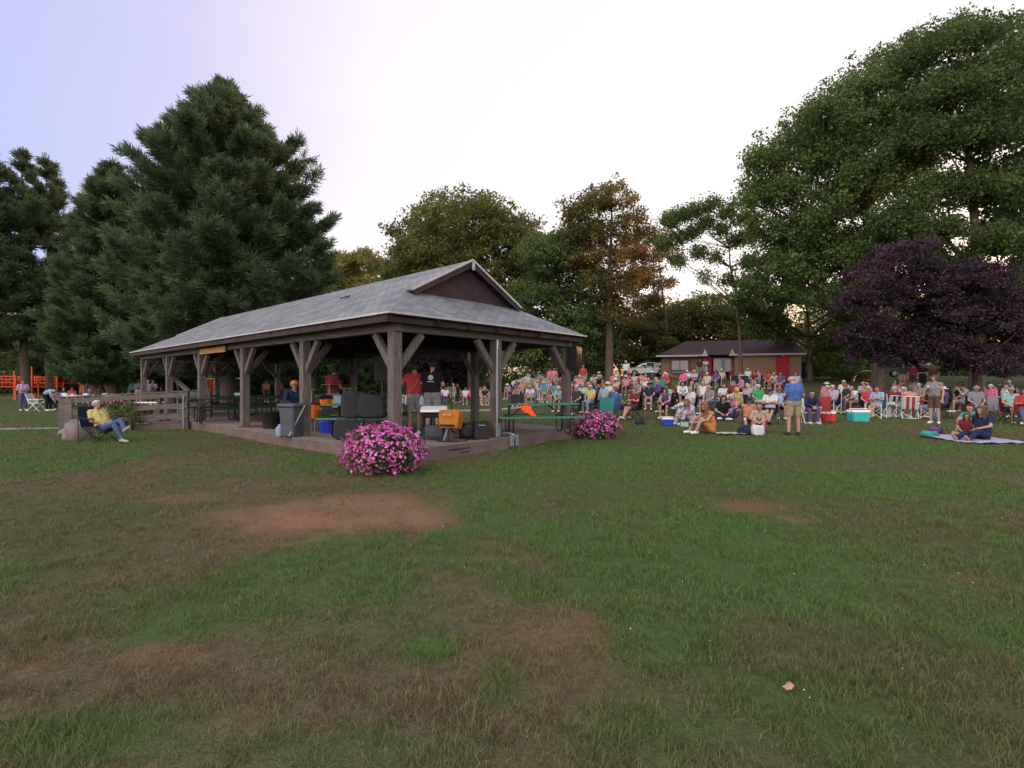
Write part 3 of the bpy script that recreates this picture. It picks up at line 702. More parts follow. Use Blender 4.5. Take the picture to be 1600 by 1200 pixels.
def blobs_px(lst, px, Y, dep=.5, fill=1):
    """crown lumps: picture pixel position and radius at the tree's own distance, scattered in depth"""
    x0 = X(px, Y); base = tz(x0, Y); out = []
    ext = max(q[0]+q[2] for q in lst)-min(q[0]-q[2] for q in lst); ext = ext/F*Y*.5
    for k, (a, b, r) in enumerate(lst):
        c = abs(a-px)/F*Y/ext
        for j in range(2):
            dy = (-1 if j else 1)*random.uniform(.15, .75)*ext*dep*math.sqrt(max(.1, 1-min(1, c)**2))
            Yd = Y+dy; rr = r/F*Yd
            out.append((X(a+(0 if j == 0 else random.uniform(-.3,.3)*r), Yd)-x0, dy, CAMZ-(b+(0 if j == 0 else random.uniform(-.1,.4)*r)-HZ)/F*Yd-base, rr, rr, rr*.95))
    return out
def ptree(name, px, Y, lst, lm, label, n_clus, n_leaf, csz, lsz, th=4, tr=.35, **kw):
    dep = kw.pop('dep', .55)
    return broad_tree(name, at(px, Y), th, tr, blobs_px(lst, px, Y, dep), n_clus, n_leaf, csz, lsz, lm, label, **kw)
ptree('maple_tree', 735, 54, [(650,385,50),(697,350,48),(645,425,50),(750,350,50),(800,362,44),(828,395,38),(700,400,60),(760,400,60),(612,430,32),(640,470,50),(700,460,55),(780,460,60),(835,440,40),(600,470,30)], G2,
      'wide round topped olive green maple rising behind the pavilion gable', 1150, 56, 1.0, .33, hue=splotch(-3, 14, 7, .5), limbs=30)
ptree('maple_tree', 868, 46, [(850,405,42),(888,385,36),(880,425,45),(918,445,42),(850,470,50),(900,500,50),(935,485,36),(870,540,45),(925,535,42),(820,520,40),(830,560,40),(900,570,30),(795,500,35)], G1,
      'dark green tree right of the pavilion gable, below the round maple', 900, 54, .8, .26, limbs=20, th=2.5)
ptree('oak_tree', 952, 43, [(898,332,24),(928,322,30),(960,312,30),(940,302,20),(985,345,28),(908,368,34),(955,370,38),(998,375,26),(925,405,36),(975,410,36),(925,445,24),(968,455,36),(960,500,30),(1005,440,26),(1020,410,20)], GO_,
      'tall oak with rust orange lit foliage beside the white tent', 620, 50, .62, .21, hue=splotch(1.8, 9.6, 3.4, .38), shell=.3, th=7, tr=.4)
ptree('oak_tree', 1044, 57, [(1022,378,24),(1045,405,26),(1002,435,28),(1040,440,24),(1015,480,28),(1000,525,40),(980,560,30),(1030,540,30)], GO_,
      'thinner oak with orange patch above the white car', 330, 44, .7, .25, hue=splotch(-.5, 9, 3.4, .35), shell=.25, th=4, tr=.25)
ptree('shade_tree', 1158, 38, [(1048,348,14),(1068,338,15),(1090,330,15),(1112,322,14),(1136,334,14),(1158,342,14),(1060,372,15),(1082,362,12),(1036,384,12),(1104,352,12),(1128,362,12),(1150,380,12),(1176,372,15),(1092,396,10),(1120,404,10),(1172,412,14),(1186,440,16),(1100,432,9),(1140,440,12),(1060,410,9),(1160,470,14)], G1,
      'open crowned slim tree standing in front of the brick building', 700, 30, .58, .17, limbs=90, shell=.1, th=5, tr=.16, dep=.5, flat=.9)
ptree('shade_tree', 1080, 60, [(1040,500,22),(1070,490,24),(1100,480,26),(1130,490,24),(1060,520,24),(1110,515,26),(1150,510,22),(1030,540,20)], G2,
      'low olive tree directly behind the roof of the brick building', 330, 46, .9, .30, limbs=8, th=2)
ptree('maple_tree', 1372, 34, [(1200,258,36),(1180,305,28),(1245,222,44),(1295,178,44),(1352,135,44),(1225,300,50),(1290,250,56),(1350,210,58),(1190,355,30),(1240,375,46),(1300,335,56),(1370,300,60),(1195,415,36),(1260,435,46),(1330,400,46),(1395,380,46),(1220,470,32),(1310,470,36),(1172,450,22),(1400,110,45),(1405,190,55),(1400,260,50),(1350,440,36),(1290,400,40)], G1,
      'huge green maple with left edge reaching over the brick building', 2500, 46, .60, .20, stems=1, limbs=60, th=6, tr=.42, shell=.15, flat=.85)
ptree('maple_tree', 1526, 30, [(1452,78,38),(1498,58,38),(1550,68,40),(1455,150,56),(1530,135,60),(1595,110,50),(1440,230,50),(1510,215,60),(1580,205,60),(1450,300,42),(1520,290,50),(1590,295,55),(1475,365,32),(1560,380,46),(1430,360,36),(1600,450,40),(1560,460,36),(1450,410,30),(1500,420,30),(1410,340,40)], G1,
      'tallest maple in the photo, behind the purple leaved pair', 2300, 46, .56, .18, flat=.85, stems=1, limbs=54, th=5, tr=.40, hue=orange_top(20.0, .6), shell=.15)
ptree('maple_tree', 1640, 33, [(1650,70,50),(1630,180,60),(1690,150,80),(1645,260,60),(1710,260,80),(1625,350,60),(1690,380,80),(1610,430,50),(1650,470,70),(1600,520,40),(1680,540,60),(1740,450,80)], G1,
      'dark green maple cut off by the right edge of the photo', 1500, 46, .75, .24, flat=.85, shell=.15, th=5, tr=.4, limbs=30)
ptree('maple_tree', 1266, 41, [(1200,500,28),(1180,520,18),(1222,528,16),(1280,462,26),(1165,490,20),(1240,462,22),(1320,500,24),(1340,480,26),(1310,530,20)], G3,
      'olive green maple overhanging the right end of the brick building roof', 330, 50, .55, .22, limbs=26, shell=.3, th=3.5, tr=.25)
ptree('purple_maple', 1376, 25, [(1390,410,36),(1430,402,32),(1352,432,32),(1342,482,32),(1380,470,42),(1430,450,42),(1455,490,38),(1332,530,26),(1372,530,38),(1420,535,38),(1460,430,28),(1345,560,22),(1402,566,26),(1450,556,26)], GP,
      'purple leaved maple, left one of the pair, shading the middle of the crowd', 900, 60, .38, .125, th=1.9, tr=.25, bark=PBARK, limbs=30, dep=.8)
ptree('purple_maple', 1527, 24, [(1500,452,36),(1540,452,36),(1572,482,34),(1592,520,28),(1490,500,42),(1540,510,42),(1480,550,30),(1530,560,28),(1580,548,28),(1515,425,22),(1498,572,22),(1555,575,24)], GP,
      'purple leaved maple, right one of the pair, nearest the right edge', 800, 60, .38, .125, th=1.9, tr=.25, bark=PBARK, limbs=30, dep=.8)
broad_tree('purple_maple', at(650,57), 1.6, .2, lumps(0,0,1.2,6.6,3.6,3.0,14, r=(.34,.5)), 300, 60, .6, .22, GP, 'small purple leaved tree seen through the pavilion behind the musicians', bark=PBARK, limbs=20)
broad_tree('purple_maple', at(712,60), 1.6, .2, lumps(0,0,1.2,5.6,3.6,3.0,14, r=(.34,.5)), 300, 60, .6, .22, GP, 'small purple leaved tree behind the centre post of the pavilion', bark=PBARK, limbs=20)
ptree('shade_tree', 548, 76, [(540,412,22),(570,412,22),(518,430,26),(560,440,26),(588,420,16),(530,450,24)], GPALE,
      'pale yellow green tree between the tallest pine and the round maple', 330, 40, 1.0, .38, shell=.2, th=5)
ptree('shade_tree', 600, 64, [(600,452,24),(630,460,28),(570,465,24),(500,460,26),(530,480,26),(480,480,30),(570,500,30),(630,500,30)], G2,
      'olive green tree peeking over the middle of the pavilion roof', 420, 44, 1.0, .34, th=3)
# shrubs
def shrub(px, Y, w, h, mt, label, cl=260, nm='shrub'):
    return broad_tree(nm, at(px, Y), .3, .06, lumps(0,0,.1,h,w/2,w/2*.8,14, prof=lambda t: (1-t)**.35, r=(.34,.55)), cl, 50, w*.10, w*.036, mt, label, 'bush', limbs=12)
shrub(1300, 41, 5.0, 3.3, G3, 'large rounded green bush right of the brick building', 320)
shrub(196, 16.6, 1.5, .85, G3, 'low green bush behind the man in the yellow shirt', 120)
# far woodland: one mass
def woodland():
    rg = np.random.default_rng(77); Cs = []; Vs = []; mb = MB()
    rows = []
    for x in np.arange(-120, 130, 6.5):
        y = 84+.0009*x*x*-1+rg.uniform(-4, 6); h = rg.uniform(11, 15)
        if -30 < x < 20: h *= .82
        rows.append((x+rg.uniform(-2,2), y, h))
    for x in np.arange(-120, 130, 8): rows.append((x, 100+rg.uniform(-4,4), rg.uniform(13, 17)*(.8 if -30 < x < 20 else 1)))
    for x in np.arange(8, 30, 3.6): rows.append((x, 62+rg.uniform(-2, 3), rg.uniform(6.5, 9.5)))
    for x in np.arange(28, 75, 4.5): rows.append((x, 60+rg.uniform(-3, 3), rg.uniform(10, 14)))
    for x in np.arange(-75, -36, 4.5): rows.append((x, 62+rg.uniform(-3, 3), rg.uniform(8, 12)))
    for x in np.arange(-36, -2, 3.4): rows.append((x, 66+rg.uniform(-2, 2), rg.uniform(5.0, 8.5)))
    sides = []
    for y in np.arange(-20, 80, 9): sides += [(-85+rg.uniform(-4,4), y, 14), (80+rg.uniform(-4,4), y, 14)]
    for x, y, h in rows+sides:
        base = tz(x, y); nc = 26; d = rg.normal(size=(nc,3)); d /= np.linalg.norm(d,axis=1,keepdims=True)
        w = h*.36; c = np.array([x, y, base+h*.52])+d*np.array([w, w*.8, h*.46])*rg.uniform(.45,1,(nc,1))
        ci = np.repeat(np.arange(nc), 60); n = len(ci)
        o = rg.normal(size=(n,3))*np.array([1,1,.65])*h*.075
        Cs.append(c[ci]+o); Vs.append(np.clip(.4+.2*rg.normal(size=nc)[ci]+.1*rg.normal(size=n), 0, 1))
        mb.tube([(x,y,base-.3),(x,y,base+h*.6)], [.25,.08], 6)
    C = np.concatenate(Cs); A = np.concatenate(Vs); V, F4, A4 = leaf_quads(C, .50, var=A)
    o = meshobj('woodland', np_mesh('woodland', V, F4, {'var': A4}), G2); tag(o, 'dark line of woods closing the park behind everything', 'woodland', kind='stuff')
    o2 = mb.build('woodland_stems', BARK); tag(o2, 'thin dark stems inside the far woods', 'woodland', kind='stuff')
    # low undergrowth along the woods
    n = 60000; x = rg.uniform(-90, 90, n); y = 74+rg.normal(0, 2.0, n)-(.0)*x; y = np.where(x > 14, 58+rg.normal(0, 1.6, n), y)
    z = terr(x, y)+np.abs(rg.normal(0, 1.5, n))*(.5+.9*fbm(x, y, 5, 9))
    V, F4, A4 = leaf_quads(np.stack([x,y,z],1), .5, var=np.clip(.35+.2*rg.normal(size=n),0,1))
    o = meshobj('undergrowth', np_mesh('undergrowth', V, F4, {'var': A4}), G1); tag(o, 'scrubby undergrowth at the foot of the far woods', 'undergrowth', kind='stuff')
woodland()
# ---------------------------------------------------------------- people
SKIN = [mat('skin_fair', (.32,.19,.15), .6, .06), mat('skin_tan', (.24,.13,.10), .6, .06), mat('skin_pink', (.36,.20,.165), .6, .06)]
EYE = mat('eye_dark', (.03,.02,.02), .4); LIP = mat('lip', (.30,.10,.09), .5)
FAB = {
 'white': (0.468,0.468,0.505), 'cream': (0.360,0.323,0.267), 'grey': (0.172,0.172,0.197), 'charcoal': (0.035,0.035,0.041), 'black': (0.011,0.010,0.014), 'light blue': (0.218,0.298,0.421),
 'blue': (0.052,0.104,0.290), 'navy': (0.016,0.022,0.059), 'red': (0.311,0.040,0.044), 'dark red': (0.137,0.022,0.031), 'pink': (0.439,0.154,0.228), 'hot pink': (0.499,0.084,0.214), 'orange': (0.427,0.168,0.063),
 'coral': (0.420,0.172,0.128), 'yellow': (0.447,0.372,0.125), 'green': (0.042,0.234,0.073), 'dark green': (0.022,0.071,0.046), 'teal': (0.045,0.218,0.218), 'pale green': (0.284,0.346,0.284), 'lavender': (0.329,0.292,0.416),
 'purple': (0.095,0.051,0.157), 'khaki': (0.251,0.201,0.151), 'brown': (0.086,0.052,0.036), 'denim': (0.054,0.083,0.169), 'light denim': (0.170,0.220,0.306), 'pale teal': (0.215,0.339,0.345)}
def fab(n): return mat('fabric_'+n.replace(' ', '_'), FAB[n], .9, .12, 14, .15, bump=.3)
HAIRC = {'grey': (.27,.25,.25), 'white': (.42,.40,.40), 'brown': (.07,.038,.022), 'dark': (.018,.013,.012), 'blonde': (.42,.27,.12), 'red': (.15,.055,.03)}
def hairm(n): return mat('hair_'+n, HAIRC[n], .7, .25, 30, bump=.4)
SHOE = {'white': (.6,.6,.6), 'black': (.02,.02,.02), 'brown': (.10,.05,.03), 'grey': (.25,.25,.27)}
def shoem(n): return mat('shoe_'+n, SHOE[n], .6, .1)
def V3(*a): return Vector(a)
def capsule(mb, a, b, ra, rb, n=10, sx=1.0):
    a = Vector(a); b = Vector(b); d = (b-a); L = d.length
    if L < 1e-5: mb.ball(a, ra, 10, 7); return
    q = d.to_track_quat('Z', 'Y').to_matrix()
    prof = [(-ra*math.cos(t), ra*math.sin(t)) for t in (.12,.6,1.1)]+[(0, ra), (L*.5, (ra+rb)/2), (L, rb)]+[(L+rb*math.sin(t), rb*math.cos(t)) for t in (.5,1.0,1.45)]
    vs = [a+q @ Vector((r*math.cos(2*PI*k/n), r*math.sin(2*PI*k/n), z)) for z, r in prof for k in range(n)]
    m = len(prof)
    fs = [(i*n+k, i*n+(k+1) % n, (i+1)*n+(k+1) % n, (i+1)*n+k) for i in range(m-1) for k in range(n)]
    fs += [tuple(reversed(range(n))), tuple(range((m-1)*n, m*n))]
    mb.add(vs, fs)
def skeleton(J):
    """J: joint dict, model faces -Y. Returns segments (a,b,ra,rb,region,t-range)"""
    S = []
    k = J.get('fat', 1.0); w = J.get('slim', 1.0)
    def s(a, b, ra, rb, reg): S.append((Vector(a), Vector(b), ra, rb, reg))
    pel, wa, ch, nk, hd = J['pelvis'], J['waist'], J['chest'], J['neck'], J['head']
    rt = (Vector(J['shR'])-Vector(J['shL'])).normalized()
    for q in (-1, 1):
        s(pel+rt*q*.075, wa+rt*q*.065, .105*k, .10*k, 'hip'); s(wa+rt*q*.06, ch+rt*q*.075, .10*k, .115*w*(.5+.5*k), 'torso')
        s(ch+rt*q*.07, nk+rt*q*.04-(nk-ch)*.18, .11*w, .065, 'torso')
    s(wa, ch, .115*k, .11, 'torso')
    s(J['shL'], J['shR'], .062, .062, 'torso')
    s(nk-(nk-ch)*.1, hd-(hd-nk)*.35, .058, .052, 'neck')
    for q in 'LR':
        s(J['hip'+q], J['kn'+q], .092*k**.5, .060, 'thigh'); s(J['kn'+q], J['an'+q], .058, .038, 'shin')
        f = J.get('toe'+q) or (J['an'+q]+V3(0,-.15,-.05))
        heel = J['an'+q]-(Vector(f)-J['an'+q]).normalized()*.05; heel.z = min(heel.z, max(Vector(f).z+.01, J['an'+q].z-.045))
        s(heel, f, .040, .032, 'foot'); s(J['an'+q], heel, .038, .04, 'foot')
        s(J['sh'+q], J['el'+q], .052, .041, 'uarm'); s(J['el'+q], J['wr'+q], .040, .026, 'farm')
        wr = J['wr'+q]; d = (wr-J['el'+q]).normalized()
        d = (d*.7+J.get('hd'+q, d)*.6).normalized()
        side = d.cross(V3(0,0,1)); side = side.normalized() if side.length > .2 else V3(1,0,0)
        up = side.cross(d).normalized(); pc = wr+d*.05
        s(wr, pc-side*.015, .026, .026, 'hand'); s(wr, pc+side*.015, .026, .026, 'hand'); s(wr+d*.03-side*.02, wr+d*.085-side*.02, .016, .015, 'hand'); s(wr+d*.03+side*.02, wr+d*.085+side*.02, .016, .015, 'hand')
        for i, (o, L) in enumerate(((-.030,.058),(-.010,.070),(.011,.066),(.031,.050))):
            b0 = wr+d*.085+side*o; b1 = b0+d*L*.55-up*.012+side*o*.25; b2 = b1+d*L*.35-up*.025+side*o*.1
            s(b0, b1, .0105, .0098, 'hand'); s(b1, b2, .0098, .009, 'hand')
        ts = side*(-1 if q == 'L' else 1)
        s(wr+d*.025+ts*.022, wr+d*.06+ts*.052, .013, .011, 'hand'); s(wr+d*.06+ts*.052, wr+d*.09+ts*.056, .011, .010, 'hand')
    return S
def body_mesh(name, J):
    S = skeleton(J); mb = MB()
    for a, b, ra, rb, reg in S: capsule(mb, a, b, ra, rb)
    # head: skull, jaw, nose, ears along the look direction
    look = J.get('look', V3(0,-1,0)).normalized(); upv = J.get('up', V3(0,0,1)); sd = look.cross(upv).normalized(); upv = sd.cross(look).normalized()
    h = J['head']
    capsule(mb, h+look*-.012+upv*.03, h+look*.012+upv*.022, .082, .078, 14); capsule(mb, h+upv*-.01+look*.015, h+upv*-.062+look*.038, .070, .042, 12)
    capsule(mb, h+look*.085+upv*.0, h+look*.102+upv*-.025, .011, .014, 8)
    capsule(mb, h+look*.07+upv*.022-sd*.03, h+look*.07+upv*.022+sd*.03, .020, .020, 8)
    for q in (-1, 1): capsule(mb, h+sd*q*.078+upv*.012, h+sd*q*.083+upv*-.018-look*.002, .018, .012, 8)
    me = bpy.data.meshes.new(name); me.from_pydata(mb.v, [], mb.f)
    o = bpy.data.objects.new(name, me); col.objects.link(o)
    r = o.modifiers.new('r', 'REMESH'); r.mode = 'VOXEL'; r.voxel_size = J.get('vox', .013); r.use_smooth_shade = True
    sm = o.modifiers.new('s', 'SMOOTH'); sm.factor = .5; sm.iterations = 2
    dg = bpy.context.evaluated_depsgraph_get(); ev = o.evaluated_get(dg); m2 = bpy.data.meshes.new_from_object(ev)
    bpy.data.objects.remove(o); bpy.data.meshes.remove(me); m2.name = name
    nv = len(m2.vertices); P = np.empty(nv*3); m2.vertices.foreach_get('co', P); P = P.reshape(-1, 3)
    best = np.full(nv, 9.0); reg = np.zeros(nv, int); tt = np.zeros(nv)
    regs = ['hip','torso','neck','thigh','shin','foot','uarm','farm','hand','head']
    for a, b, ra, rb, rg_ in S:
        A = np.array(a); D = np.array(b-a); t = np.clip(((P-A)@D)/max(D@D, 1e-9), 0, 1)
        d = np.linalg.norm(P-(A+t[:,None]*D), axis=1)-(ra+(rb-ra)*t)
        m = d < best; best[m] = d[m]; reg[m] = regs.index(rg_); tt[m] = t[m]
    H = np.array(h); dh = np.linalg.norm(P-H-np.array(upv)*.01, axis=1)
    m = (dh < .125) & ((reg == 2) | (best > .012)); reg[m] = 9
    LK, SD, UP = np.array(look), np.array(sd), np.array(upv); Q = P-H
    lx, sx_, ux = Q@LK, Q@SD, Q@UP
    eye = (reg == 9) & (lx > .05) & (np.abs(np.abs(sx_)-.033) < .013) & (np.abs(ux-.012) < .009)
    lip = (reg == 9) & (lx > .05) & (np.abs(sx_) < .025) & (np.abs(ux+.055) < .008)
    nf = len(m2.polygons); LV = np.empty(len(m2.loops), np.int32); m2.loops.foreach_get('vertex_index', LV); LV = LV.reshape(nf, 4)
    mi = np.where(eye[LV].sum(1) >= 2, 1, np.where(lip[LV].sum(1) >= 2, 2, 0)).astype(np.int32)
    for _ in range(3): m2.materials.append(None)
    m2.polygons.foreach_set('material_index', mi); m2.polygons.foreach_set('use_smooth', [True]*nf)
    NR = np.empty(nv*3); m2.vertex_normals.foreach_get('vector', NR); NR = NR.reshape(-1, 3)
    def cloth(nm, mask, off, wr=.006):
        fm = mask[LV].all(1); F4 = LV[fm]
        if len(F4) == 0: return None
        u, inv = np.unique(F4.ravel(), return_inverse=True)
        p = P[u]; w = wr*np.sin(p[:,0]*38+2*np.sin(p[:,2]*31))*np.sin(p[:,2]*44+p[:,1]*25)
        q = p+NR[u]*(off+w)[:,None]
        me_ = np_mesh(nm, q, inv.reshape(-1, 4)); me_.polygons.foreach_set('use_smooth', [True]*len(F4)); me_.materials.append(None); return me_
    hip, tor, nec, thi, shi, foo, uar, far_ = [reg == i for i in range(8)]
    wl = (np.array(J['waist'])-np.array(J['pelvis'])); tw = ((P-np.array(J['pelvis']))@wl)/(wl@wl)
    low = hip & (tw < .45)
    dl, dr = [np.minimum(np.linalg.norm(P-np.array(J['an'+q]), axis=1), np.linalg.norm(P-np.array(J.get('toe'+q) or J['an'+q]+V3(0,-.15,-.05)), axis=1)) for q in 'LR']; sideL = dl < dr
    return {'body': m2,
      'tee': cloth('shirt', tor | (hip & ~low) | (uar & (tt < .72)), .015), 'long': cloth('shirt', tor | (hip & ~low) | uar | (far_ & (tt < .93)), .015),
      'tank': cloth('shirt', tor | (hip & ~low), .012),
      'shorts': cloth('shorts', low | (thi & (tt < .86)), .021), 'pants': cloth('trousers', low | thi | (shi & (tt < .97)), .019), 'shoes': [cloth('shoe', foo & sideL, .009, .001), cloth('shoe', foo & ~sideL, .009, .001)],
      'H': h, 'look': look, 'up': upv, 'sd': sd}
A_ = {}
def pose(name, **J):
    J = {k: (Vector(v) if isinstance(v, tuple) else v) for k, v in J.items()}
    A_[name] = body_mesh('person', J)
seatJ = dict(pelvis=(0,.06,.52), waist=(0,.11,.68), chest=(0,.14,.90), neck=(0,.12,1.07), head=(0,.07,1.21), shL=(-.175,.13,1.02), shR=(.175,.13,1.02),
             hipL=(-.09,.04,.51), hipR=(.09,.04,.51), knL=(-.14,-.37,.52), knR=(.14,-.37,.52), anL=(-.13,-.38,.10), anR=(.13,-.38,.10), toeL=(-.15,-.54,.04), toeR=(.15,-.54,.04),
             elL=(-.25,.05,.76), elR=(.25,.05,.76), wrL=(-.12,-.16,.64), wrR=(.12,-.16,.64))
stJ = dict(pelvis=(0,.0,.93), waist=(0,.01,1.08), chest=(0,.02,1.28), neck=(0,.02,1.47), head=(0,-.01,1.61), shL=(-.18,.02,1.41), shR=(.18,.02,1.41),
           hipL=(-.09,0,.90), hipR=(.09,0,.90), knL=(-.10,-.02,.50), knR=(.11,-.01,.50), anL=(-.10,.02,.09), anR=(.12,.02,.09), toeL=(-.13,-.14,.035), toeR=(.16,-.13,.035),
           elL=(-.24,.04,1.13), elR=(.24,.04,1.13), wrL=(-.24,-.05,.88), wrR=(.24,-.05,.88))
def ext(b, **k): d = dict(b); d.update(k); return d
pose('sit', **seatJ)
pose('sit_fold', **ext(seatJ, wrL=(.10,-.13,.83), wrR=(-.10,-.12,.80), elL=(-.25,.02,.78), elR=(.25,.02,.78), anL=(.02,-.62,.09), anR=(-.03,-.56,.07), toeL=(.04,-.76,.13), toeR=(-.08,-.70,.11), knL=(-.07,-.36,.50), knR=(.09,-.36,.50)))
pose('sit_cross', **ext(seatJ, knR=(.05,-.36,.60), anR=(-.22,-.56,.46), toeR=(-.30,-.70,.42), look=(.5,-.8,.05), elL=(-.27,.0,.72), wrL=(-.22,-.24,.66)))
pose('sit_lean', **ext(seatJ, waist=(0,.07,.67), chest=(0,-.01,.87), neck=(0,-.08,1.02), head=(0,-.14,1.14), shL=(-.175,-.06,.98), shR=(.175,-.06,.98), elL=(-.22,-.24,.76), elR=(.22,-.24,.76), wrL=(-.04,-.42,.66), wrR=(.04,-.42,.66)))
pose('sit_drink', **ext(seatJ, elR=(.27,-.10,.84), wrR=(.12,-.16,1.05), look=(-.3,-1,.05)))
pose('ground_cross', pelvis=(0,.05,.12), waist=(0,.07,.28), chest=(0,.05,.48), neck=(0,.02,.65), head=(0,-.03,.79), shL=(-.175,.04,.60), shR=(.175,.04,.60), hipL=(-.10,.03,.12), hipR=(.10,.03,.12),
     knL=(-.36,-.22,.17), knR=(.36,-.22,.17), anL=(.08,-.34,.07), anR=(-.10,-.30,.10), toeL=(.22,-.36,.06), toeR=(-.24,-.34,.08), elL=(-.27,-.04,.36), elR=(.27,-.04,.36), wrL=(-.12,-.26,.26), wrR=(.12,-.26,.26))
pose('ground_knees', pelvis=(0,.10,.12), waist=(0,.14,.27), chest=(0,.08,.46), neck=(0,.0,.62), head=(0,-.06,.75), shL=(-.175,.04,.57), shR=(.175,.04,.57), hipL=(-.09,.08,.12), hipR=(.09,.08,.12),
     knL=(-.12,-.30,.46), knR=(.12,-.27,.43), anL=(-.11,-.50,.08), anR=(.12,-.46,.08), toeL=(-.12,-.66,.04), toeR=(.14,-.62,.04), elL=(-.24,-.16,.40), elR=(.24,-.16,.40), wrL=(-.10,-.42,.36), wrR=(.08,-.42,.33), slim=.92)
pose('ground_legs_out', pelvis=(0,.08,.12), waist=(0,.14,.28), chest=(0,.14,.48), neck=(0,.10,.65), head=(0,.04,.78), shL=(-.17,.14,.60), shR=(.17,.14,.60), hipL=(-.09,.05,.12), hipR=(.09,.05,.12),
     knL=(-.12,-.38,.20), knR=(.14,-.36,.26), anL=(-.10,-.80,.08), anR=(.12,-.72,.07), toeL=(-.12,-.90,.20), toeR=(.14,-.84,.16), elL=(-.26,.28,.36), elR=(.24,-.02,.40), wrL=(-.26,.34,.12), wrR=(.10,-.22,.34), slim=.92)
pose('stand', **stJ)
pose('stand_fold', **ext(stJ, wrL=(.08,-.16,1.17), wrR=(-.08,-.15,1.14), elL=(-.25,-.02,1.15), elR=(.25,-.02,1.15)))
pose('stand_hold', **ext(stJ, elL=(-.22,-.06,1.16), wrL=(-.10,-.28,1.26), look=(-.4,-1,-.05)))
pose('stand_bow', **ext(stJ, neck=(0,-.03,1.46), head=(0,-.11,1.57), look=(0,-.75,-.66), up=(0,-.66,.75), elL=(-.27,.02,1.14), elR=(.27,.02,1.14), wrL=(-.15,-.20,1.03), wrR=(.15,-.20,1.03), fat=1.28, slim=1.12, anL=(-.13,.02,.09), anR=(.15,.02,.09), knL=(-.12,0,.5), knR=(.13,0,.5), toeL=(-.17,-.13,.035), toeR=(.19,-.13,.035), vox=.012))
pose('bend', **ext(stJ, pelvis=(0,.16,.90), waist=(0,.04,1.0), chest=(0,-.18,1.06), neck=(0,-.36,1.05), head=(0,-.50,1.0), shL=(-.18,-.30,1.04), shR=(.18,-.30,1.04), hipL=(-.09,.14,.87), hipR=(.09,.14,.87),
     elL=(-.22,-.38,.78), elR=(.22,-.38,.78), wrL=(-.14,-.50,.56), wrR=(.14,-.50,.56), look=(0,-.8,-.6), up=(0,-.6,.8)))
pose('recline', **ext(seatJ, pelvis=(0,-.02,.40), waist=(0,.08,.53), chest=(0,.20,.72), neck=(0,.27,.88), head=(0,.25,1.03), shL=(-.175,.26,.83), shR=(.175,.26,.83), hipL=(-.09,-.02,.39), hipR=(.09,-.02,.39), knL=(-.11,-.44,.52), knR=(.08,-.46,.60),
     anL=(-.10,-.72,.12), anR=(-.10,-.82,.36), toeL=(-.10,-.90,.05), toeR=(-.13,-.98,.44), elL=(-.26,.14,.60), elR=(.25,.10,.58), wrL=(-.14,-.10,.52), wrR=(.12,-.12,.54), look=(0,-1,.08), fat=1.2, vox=.012))
pose('play', **ext(stJ, elL=(-.25,.0,1.16), wrL=(-.06,-.20,1.12), elR=(.30,-.08,1.20), wrR=(.38,-.30,1.26), look=(.3,-1,-.2), fat=1.1))
pose('drum', **ext(stJ, neck=(0,-.04,1.46), head=(0,-.09,1.58), elL=(-.26,-.04,1.14), wrL=(-.14,-.30,1.04), elR=(.27,-.06,1.15), wrR=(.15,-.32,1.10), look=(0,-.9,-.35), up=(0,-.35,.9)))

# hair and hats in a head frame: -Y front, Z up, origin = head centre
def scalp(nm, back, low, r=.094, rear=0.0, puff=0.0):
    mb = MB(); nu, nv = 18, 12; vs = []; ok = []
    for i in range(nv+1):
        th = PI*.80*i/nv
        for k in range(nu):
            q = 2*PI*k/nu; d = Vector((math.sin(th)*math.sin(q), -math.sin(th)*math.cos(q), math.cos(th)))
            front = max(0, math.cos(q)); lim = .42*PI-front*.20*PI if True else 0
            fr_ = float(sstep(-.55, .45, math.cos(q))); t2 = min(th, (low*(1-fr_)+.34*fr_)*PI)
            d = Vector((math.sin(t2)*math.sin(q), -math.sin(t2)*math.cos(q), math.cos(t2)))
            rr = r+puff+.004*math.sin(q*7+i)+(.012 if front < .2 else 0)
            p = d*rr; p.z = p.z+.025
            if th > t2 and front < .55: p.z -= back*(th-t2)/(PI*.8); p.x *= 1+.1*rear
            vs.append(p)
    fs = [(i*nu+k, i*nu+(k+1) % nu, (i+1)*nu+(k+1) % nu, (i+1)*nu+k) for i in range(nv) for k in range(nu)]
    vi = [p*.93 for p in vs]; n = len(vs)
    mb.add(vs+vi, fs+[tuple(x+n for x in reversed(f)) for f in fs]+[(nv*nu+k, nv*nu+n+k, nv*nu+n+(k+1) % nu, nv*nu+(k+1) % nu) for k in range(nu)])
    me = bpy.data.meshes.new(nm); me.from_pydata(mb.v, [], mb.f); me.polygons.foreach_set('use_smooth', [True]*len(me.polygons)); me.materials.append(None); return me
